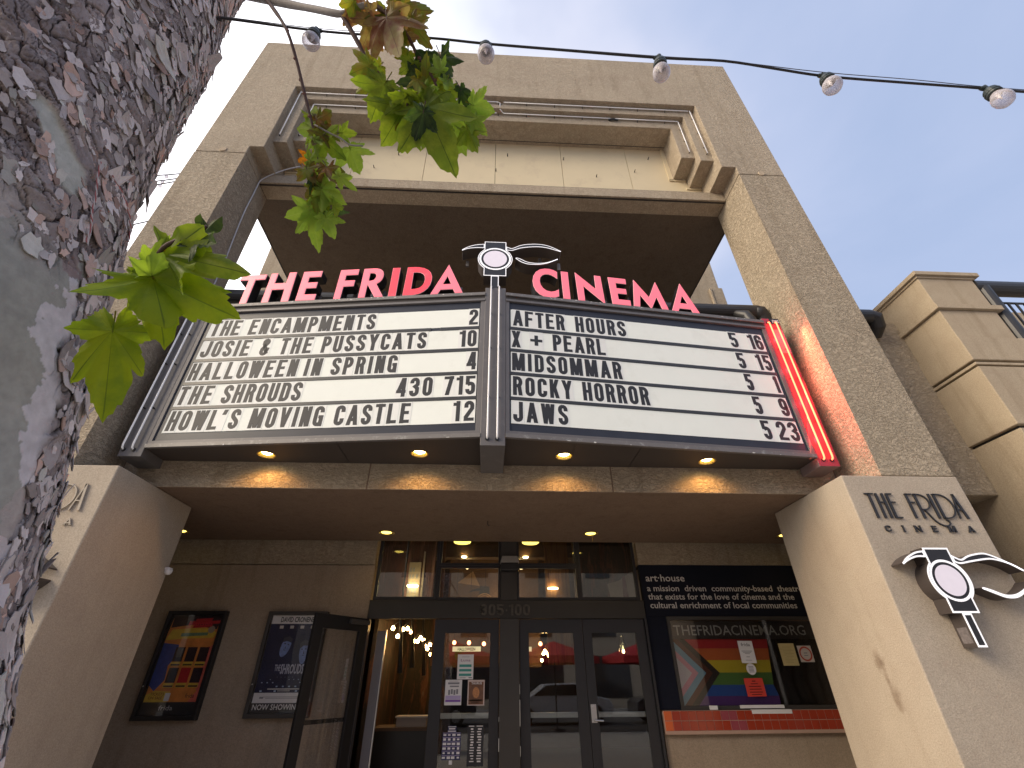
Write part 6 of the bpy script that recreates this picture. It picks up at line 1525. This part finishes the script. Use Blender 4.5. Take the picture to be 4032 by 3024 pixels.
LEAVES=[
((-0.385, 0.637, 1.535),(-0.448, 0.656, 1.516), 1.15, 'mix'),
((-0.344, 0.672, 1.503),(-0.385, 0.738, 1.416), 0.95, 'green'),
((-0.289, 0.72, 1.471),(-0.348, 0.771, 1.35), 0.95, 'green'),
((-0.219, 0.693, 1.395),(-0.247, 0.759, 1.332), 0.7, 'dark'),
((-0.217, 0.698, 1.432),(-0.128, 0.785, 1.263), 0.8, 'green'),
((-0.161, 0.747, 1.487),(-0.1, 0.809, 1.384), 1.2, 'light'),
((-0.24, 0.695, 1.544),(-0.291, 0.706, 1.528), 1.1, 'green'),
((-0.181, 0.63, 1.604),(-0.148, 0.666, 1.506), 0.75, 'dark'),
((-0.078, 0.707, 1.476),(-0.009, 0.726, 1.482), 1.1, 'light'),
((-0.076, 0.725, 1.428),(-0.03, 0.756, 1.404), 0.8, 'light'),
((-0.094, 0.749, 1.42),(-0.059, 0.772, 1.334), 0.7, 'green'),
((-0.39, 0.584, 1.713),(-0.43, 0.646, 1.63), 0.75, 'autumn'),
((-0.341, 0.56, 1.662),(-0.293, 0.608, 1.533), 0.95, 'autumn'),
((-0.33, 0.566, 1.755),(-0.21, 0.564, 1.745), 0.6, 'brown'),
((-0.277, 0.581, 1.7),(-0.215, 0.631, 1.661), 0.8, 'brown'),
((-0.283, 0.635, 1.618),(-0.304, 0.682, 1.594), 0.85, 'mix'),
((-0.253, 0.635, 1.557),(-0.243, 0.658, 1.554), 1.1, 'mix'),
((-0.227, 0.679, 1.497),(-0.178, 0.724, 1.472), 0.8, 'light'),
((-0.418, 0.563, 1.769),(-0.427, 0.567, 1.72), 1.0, 'autumn'),
((-0.384, 0.545, 1.658),(-0.361, 0.522, 1.66), 1.0, 'autumn'),
((-0.245, 0.756, 1.475),(-0.295, 0.811, 1.388), 0.6, 'green'),
((-0.319, 0.605, 1.651),(-0.243, 0.596, 1.637), 0.8, 'autumn'),
((-0.17, 0.729, 1.427),(-0.167, 0.774, 1.344), 0.55, 'green'),
((-0.209, 0.679, 1.477),(-0.191, 0.724, 1.416), 0.6, 'green'),
((-0.116, 0.68, 1.511),(-0.087, 0.729, 1.479), 0.6, 'dark'),
((-0.606, 0.813, 1.493),(-0.663, 0.826, 1.524), 1.1, 'light'),
((-0.605, 0.802, 1.542),(-0.613, 0.791, 1.612), 0.7, 'mix'),
((-0.587, 0.793, 1.52),(-0.522, 0.809, 1.453), 0.75, 'brown'),
((-0.508, 0.824, 1.501),(-0.468, 0.838, 1.527), 0.95, 'green'),
((-0.482, 0.854, 1.46),(-0.451, 0.899, 1.397), 1.1, 'light'),
((-0.573, 0.825, 1.477),(-0.493, 0.849, 1.402), 0.8, 'green'),
((-0.609, 0.878, 1.421),(-0.654, 0.884, 1.423), 1.1, 'orange'),
((-0.535, 0.853, 1.352),(-0.495, 0.861, 1.289), 0.8, 'brown'),
((-0.571, 0.88, 1.418),(-0.566, 0.94, 1.38), 0.45, 'light'),
((-0.49, 0.854, 1.311),(-0.435, 0.889, 1.286), 0.55, 'light'),
((-0.555, 0.898, 1.309),(-0.47, 0.907, 1.248), 0.8, 'light'),
((-0.576, 0.874, 1.326),(-0.594, 0.92, 1.285), 0.3, 'dark'),
((-0.587, 0.93, 1.346),(-0.535, 0.951, 1.26), 0.6, 'green'),
((-0.595, 0.95, 1.269),(-0.667, 0.95, 1.225), 0.85, 'light'),
((-0.595, 0.961, 1.271),(-0.565, 1.023, 1.155), 0.55, 'light'),
((-0.597, 0.971, 1.285),(-0.487, 0.988, 1.304), 0.45, 'dark'),
((-0.543, 0.953, 1.241),(-0.521, 1.011, 1.205), 0.9, 'light'),
((-0.514, 0.919, 1.254),(-0.473, 0.904, 1.227), 0.9, 'green'),
((-0.698, 0.696, 0.693),(-0.53, 0.721, 0.615), 0.85, 'lime'),
((-0.677, 0.668, 0.733),(-0.5, 0.643, 0.67), 0.5, 'green'),
((-0.698, 0.696, 0.692),(-0.643, 0.718, 0.585), 1.35, 'lime'),
((-0.779, 0.759, 0.603),(-0.771, 0.839, 0.431), 0.68, 'lime'),
((-0.726, 0.691, 0.702),(-0.737, 0.688, 0.683), 1.1, 'lime'),
((-0.607, 0.645, 0.763),(-0.543, 0.623, 0.717), 0.9, 'dark'),
((-0.701, 0.694, 0.696),(-0.643, 0.634, 0.696), 0.7, 'light'),
((-0.706, 0.682, 0.715),(-0.662, 0.649, 0.765), 0.6, 'light'),
]

rl = random.Random(5)
def more(path, n, s0, s1, kinds, spread=.05):
    out = []
    for i in range(n):
        p = Vector(path[rl.randrange(len(path))]) + Vector((rl.uniform(-spread, spread), rl.uniform(-.02, .02), rl.uniform(-spread, spread*.6)))
        d = Vector((rl.uniform(-.7, .7), rl.uniform(-.2, .4), rl.uniform(-1, .15))).normalized()*rl.uniform(s0, s1)
        out.append((tuple(p), tuple(p+d), rl.uniform(.6, 1.1), rl.choice(kinds)))
    return out
LEAVES = more([(-.244,.63,1.582),(-.204,.658,1.537),(-.188,.676,1.508),(-.25,.70,1.46)], 9, .05, .10, ['green', 'light', 'dark', 'mix']) + more([(-.568,.863,1.379),(-.561,.911,1.304),(-.582,.815,1.454)], 8, .04, .075, ['light', 'mix', 'brown', 'green'], .035) + more([(-.40,.549,1.72),(-.33,.573,1.69)], 5, .05, .09, ['autumn', 'brown', 'mix'], .04) + more([(-.37,.66,1.545),(-.30,.70,1.49)], 6, .05, .09, ['green', 'light', 'mix'], .04) + LEAVES
for i, (b0, t0, w0, k0) in enumerate(LEAVES):
    curl = {'dark': 1.7, 'brown': 1.6, 'autumn': 1.3, 'orange': 2.2, 'lime': .5}.get(k0, 1.0)
    make_leaf(b0, t0, w0, k0, 100+i, curl, narrow=(i == len(LEAVES)-5))
    # a short stalk back towards the twig
    b, t = Vector(b0), Vector(t0); d = (b-t).normalized()
    st = b + d*min(.035, (b-t).length*.3) + Vector((random.uniform(-.01, .01), 0, random.uniform(.0, .015)))
    obj('petiole', MB().tube([b - d*.004, (b+st)/2 + Vector((0, 0, .002)), st], [.0013, .0014, .0017], 5), twd if k0 in ('dark', 'brown', 'autumn', 'orange') else LM['mix'], tree)
# twisted red and white twine hanging on the bark
for lbt, pts in (('red and white twine hanging straight down the bark', [(-.98, 1.12), (-.96, 1.07), (-.93, 1.02), (-.91, .97), (-.88, .94), (-.865, .89)]), ('red and white twine curving across the bark nearer its edge', [(-.86, 1.12), (-.70, 1.11), (-.57, 1.09), (-.47, 1.07), (-.44, 1.03)])):
    P3 = [trunk_pt(t, z, .018)[0] for t, z in pts]; P3 = [Vector(q) for q in smooth_pts(P3, 8)]
    t_ = thing('twine', lbt, 'twine', tuple(P3[0]), 'twine on the tree trunk')
    for ph, m_ in ((0, plain('twine_red', (.38, .13, .13), .8)), (math.pi, plain('twine_white', (.55, .50, .50), .8))):
        q = [p + Vector((math.cos(i*1.1+ph), math.sin(i*1.1+ph), 0))*.0013 for i, p in enumerate(P3)]
        obj('strand', MB().tube(q, .0015, 5), m_, t_)

# ------------------------------------------------------------------ the street behind the viewer (seen only mirrored in the door glass)
op = thing('opposite_building', 'pale three storey shopfront across the road', 'building', (0, -18, GZ))
box_obj('facade', (-30, 30, -24, -17.2, GZ, 9.4), 'opp', op)
for i in range(14):
    x = -26 + 4*i
    w_ = obj('shop_window', MB().box(x, x+2.6, -17.195, -17.15, GZ+.5, 1.2), 'oppglass', op)
    obj('upper_window', MB().box(x+.4, x+2.0, -17.195, -17.15, 2.2, 4.0), 'oppglass', op)
    obj('upper_window', MB().box(x+.4, x+2.0, -17.195, -17.15, 5.6, 7.4), 'oppglass', op)
for i, (x, lbt) in enumerate(((-1.2, 'red street parasol across from the open door leaf'), (2.6, 'red street parasol across from the doors'), (6.2, 'red street parasol across from the ticket window'))):
    t = thing('parasol', lbt, 'parasol', (x, -5.6, GZ), 'red parasols on the pavement edge')
    mb = MB(); n = 8; R_ = 1.75
    top = (x, -5.6, 1.25); rim = [(x + R_*math.cos(2*math.pi*k/n), -5.6 + R_*math.sin(2*math.pi*k/n), .72) for k in range(n)]
    low = [(p[0], p[1], p[2]-.22) for p in rim]
    mb.add([top]+rim+low, [(0, 1+k, 1+(k+1) % n) for k in range(n)] + [(1+k, 1+n+k, 1+n+(k+1) % n, 1+(k+1) % n) for k in range(n)])
    obj('canopy', mb, 'canvas', t); obj('pole', MB().tube([(x, -5.6, GZ-.13), (x, -5.6, 1.2)], .03, 8), 'blackmetal', t)
    obj('foot', MB().lathe([(0, .08), (.28, .07), (.3, 0)], (x, -5.6, GZ-.13), 16), 'blackmetal', t)
def car(x, y, m, label):
    t = thing('parked_car', label, 'car', (x, y, GZ-.13), 'cars parked across the road'); g = GZ-.13
    prof = [(-2.2, .35), (-2.2, .75), (-1.95, .88), (-1.2, .95), (-.55, 1.38), (.75, 1.42), (1.45, .98), (2.1, .85), (2.25, .6), (2.2, .35)]
    fr = frame((x, y-.88, g), (1, 0, 0)); 
    obj('body', MB().prism(fr, prof, 0, -1.76), m, t, bevel=.06)
    gl2 = [(-1.05, .98), (-.52, 1.32), (.70, 1.36), (1.28, 1.0)]
    obj('side_window', MB().prism(frame((x, y+.885, g), (1, 0, 0)), gl2, 0, -.01), 'oppglass', t)
    obj('side_window', MB().prism(frame((x, y-.885, g), (1, 0, 0)), gl2, 0, -.01), 'oppglass', t)
    for wx in (-1.4, 1.45):
        for wy in (-.86, .86):
            w_ = obj('wheel', MB().lathe([(0, .1), (.33, .1), (.34, .05), (.34, -.05), (.33, -.1), (0, -.1)], (x+wx, y+wy, g+.34), 18, axis=Matrix.Rotation(math.radians(90), 3, 'X')), 'tyre', t)
            obj('rim', MB().lathe([(0, .115), (.2, .112), (.21, -.112), (0, -.115)], (x+wx, y+wy, g+.34), 14, axis=Matrix.Rotation(math.radians(90), 3, 'X')), 'steel', w_)
    obj('tail_light', MB().box(x+2.15, x+2.24, y-.8, y-.5, g+.65, g+.78), 'canvas', t)
car(-2.6, -8.6, 'cardark', 'dark sedan parked across the road'); car(3.0, -8.7, 'carwhite', 'silver sedan parked across the road'); car(8.4, -8.6, 'cardark', 'dark car at the end of the parked row')
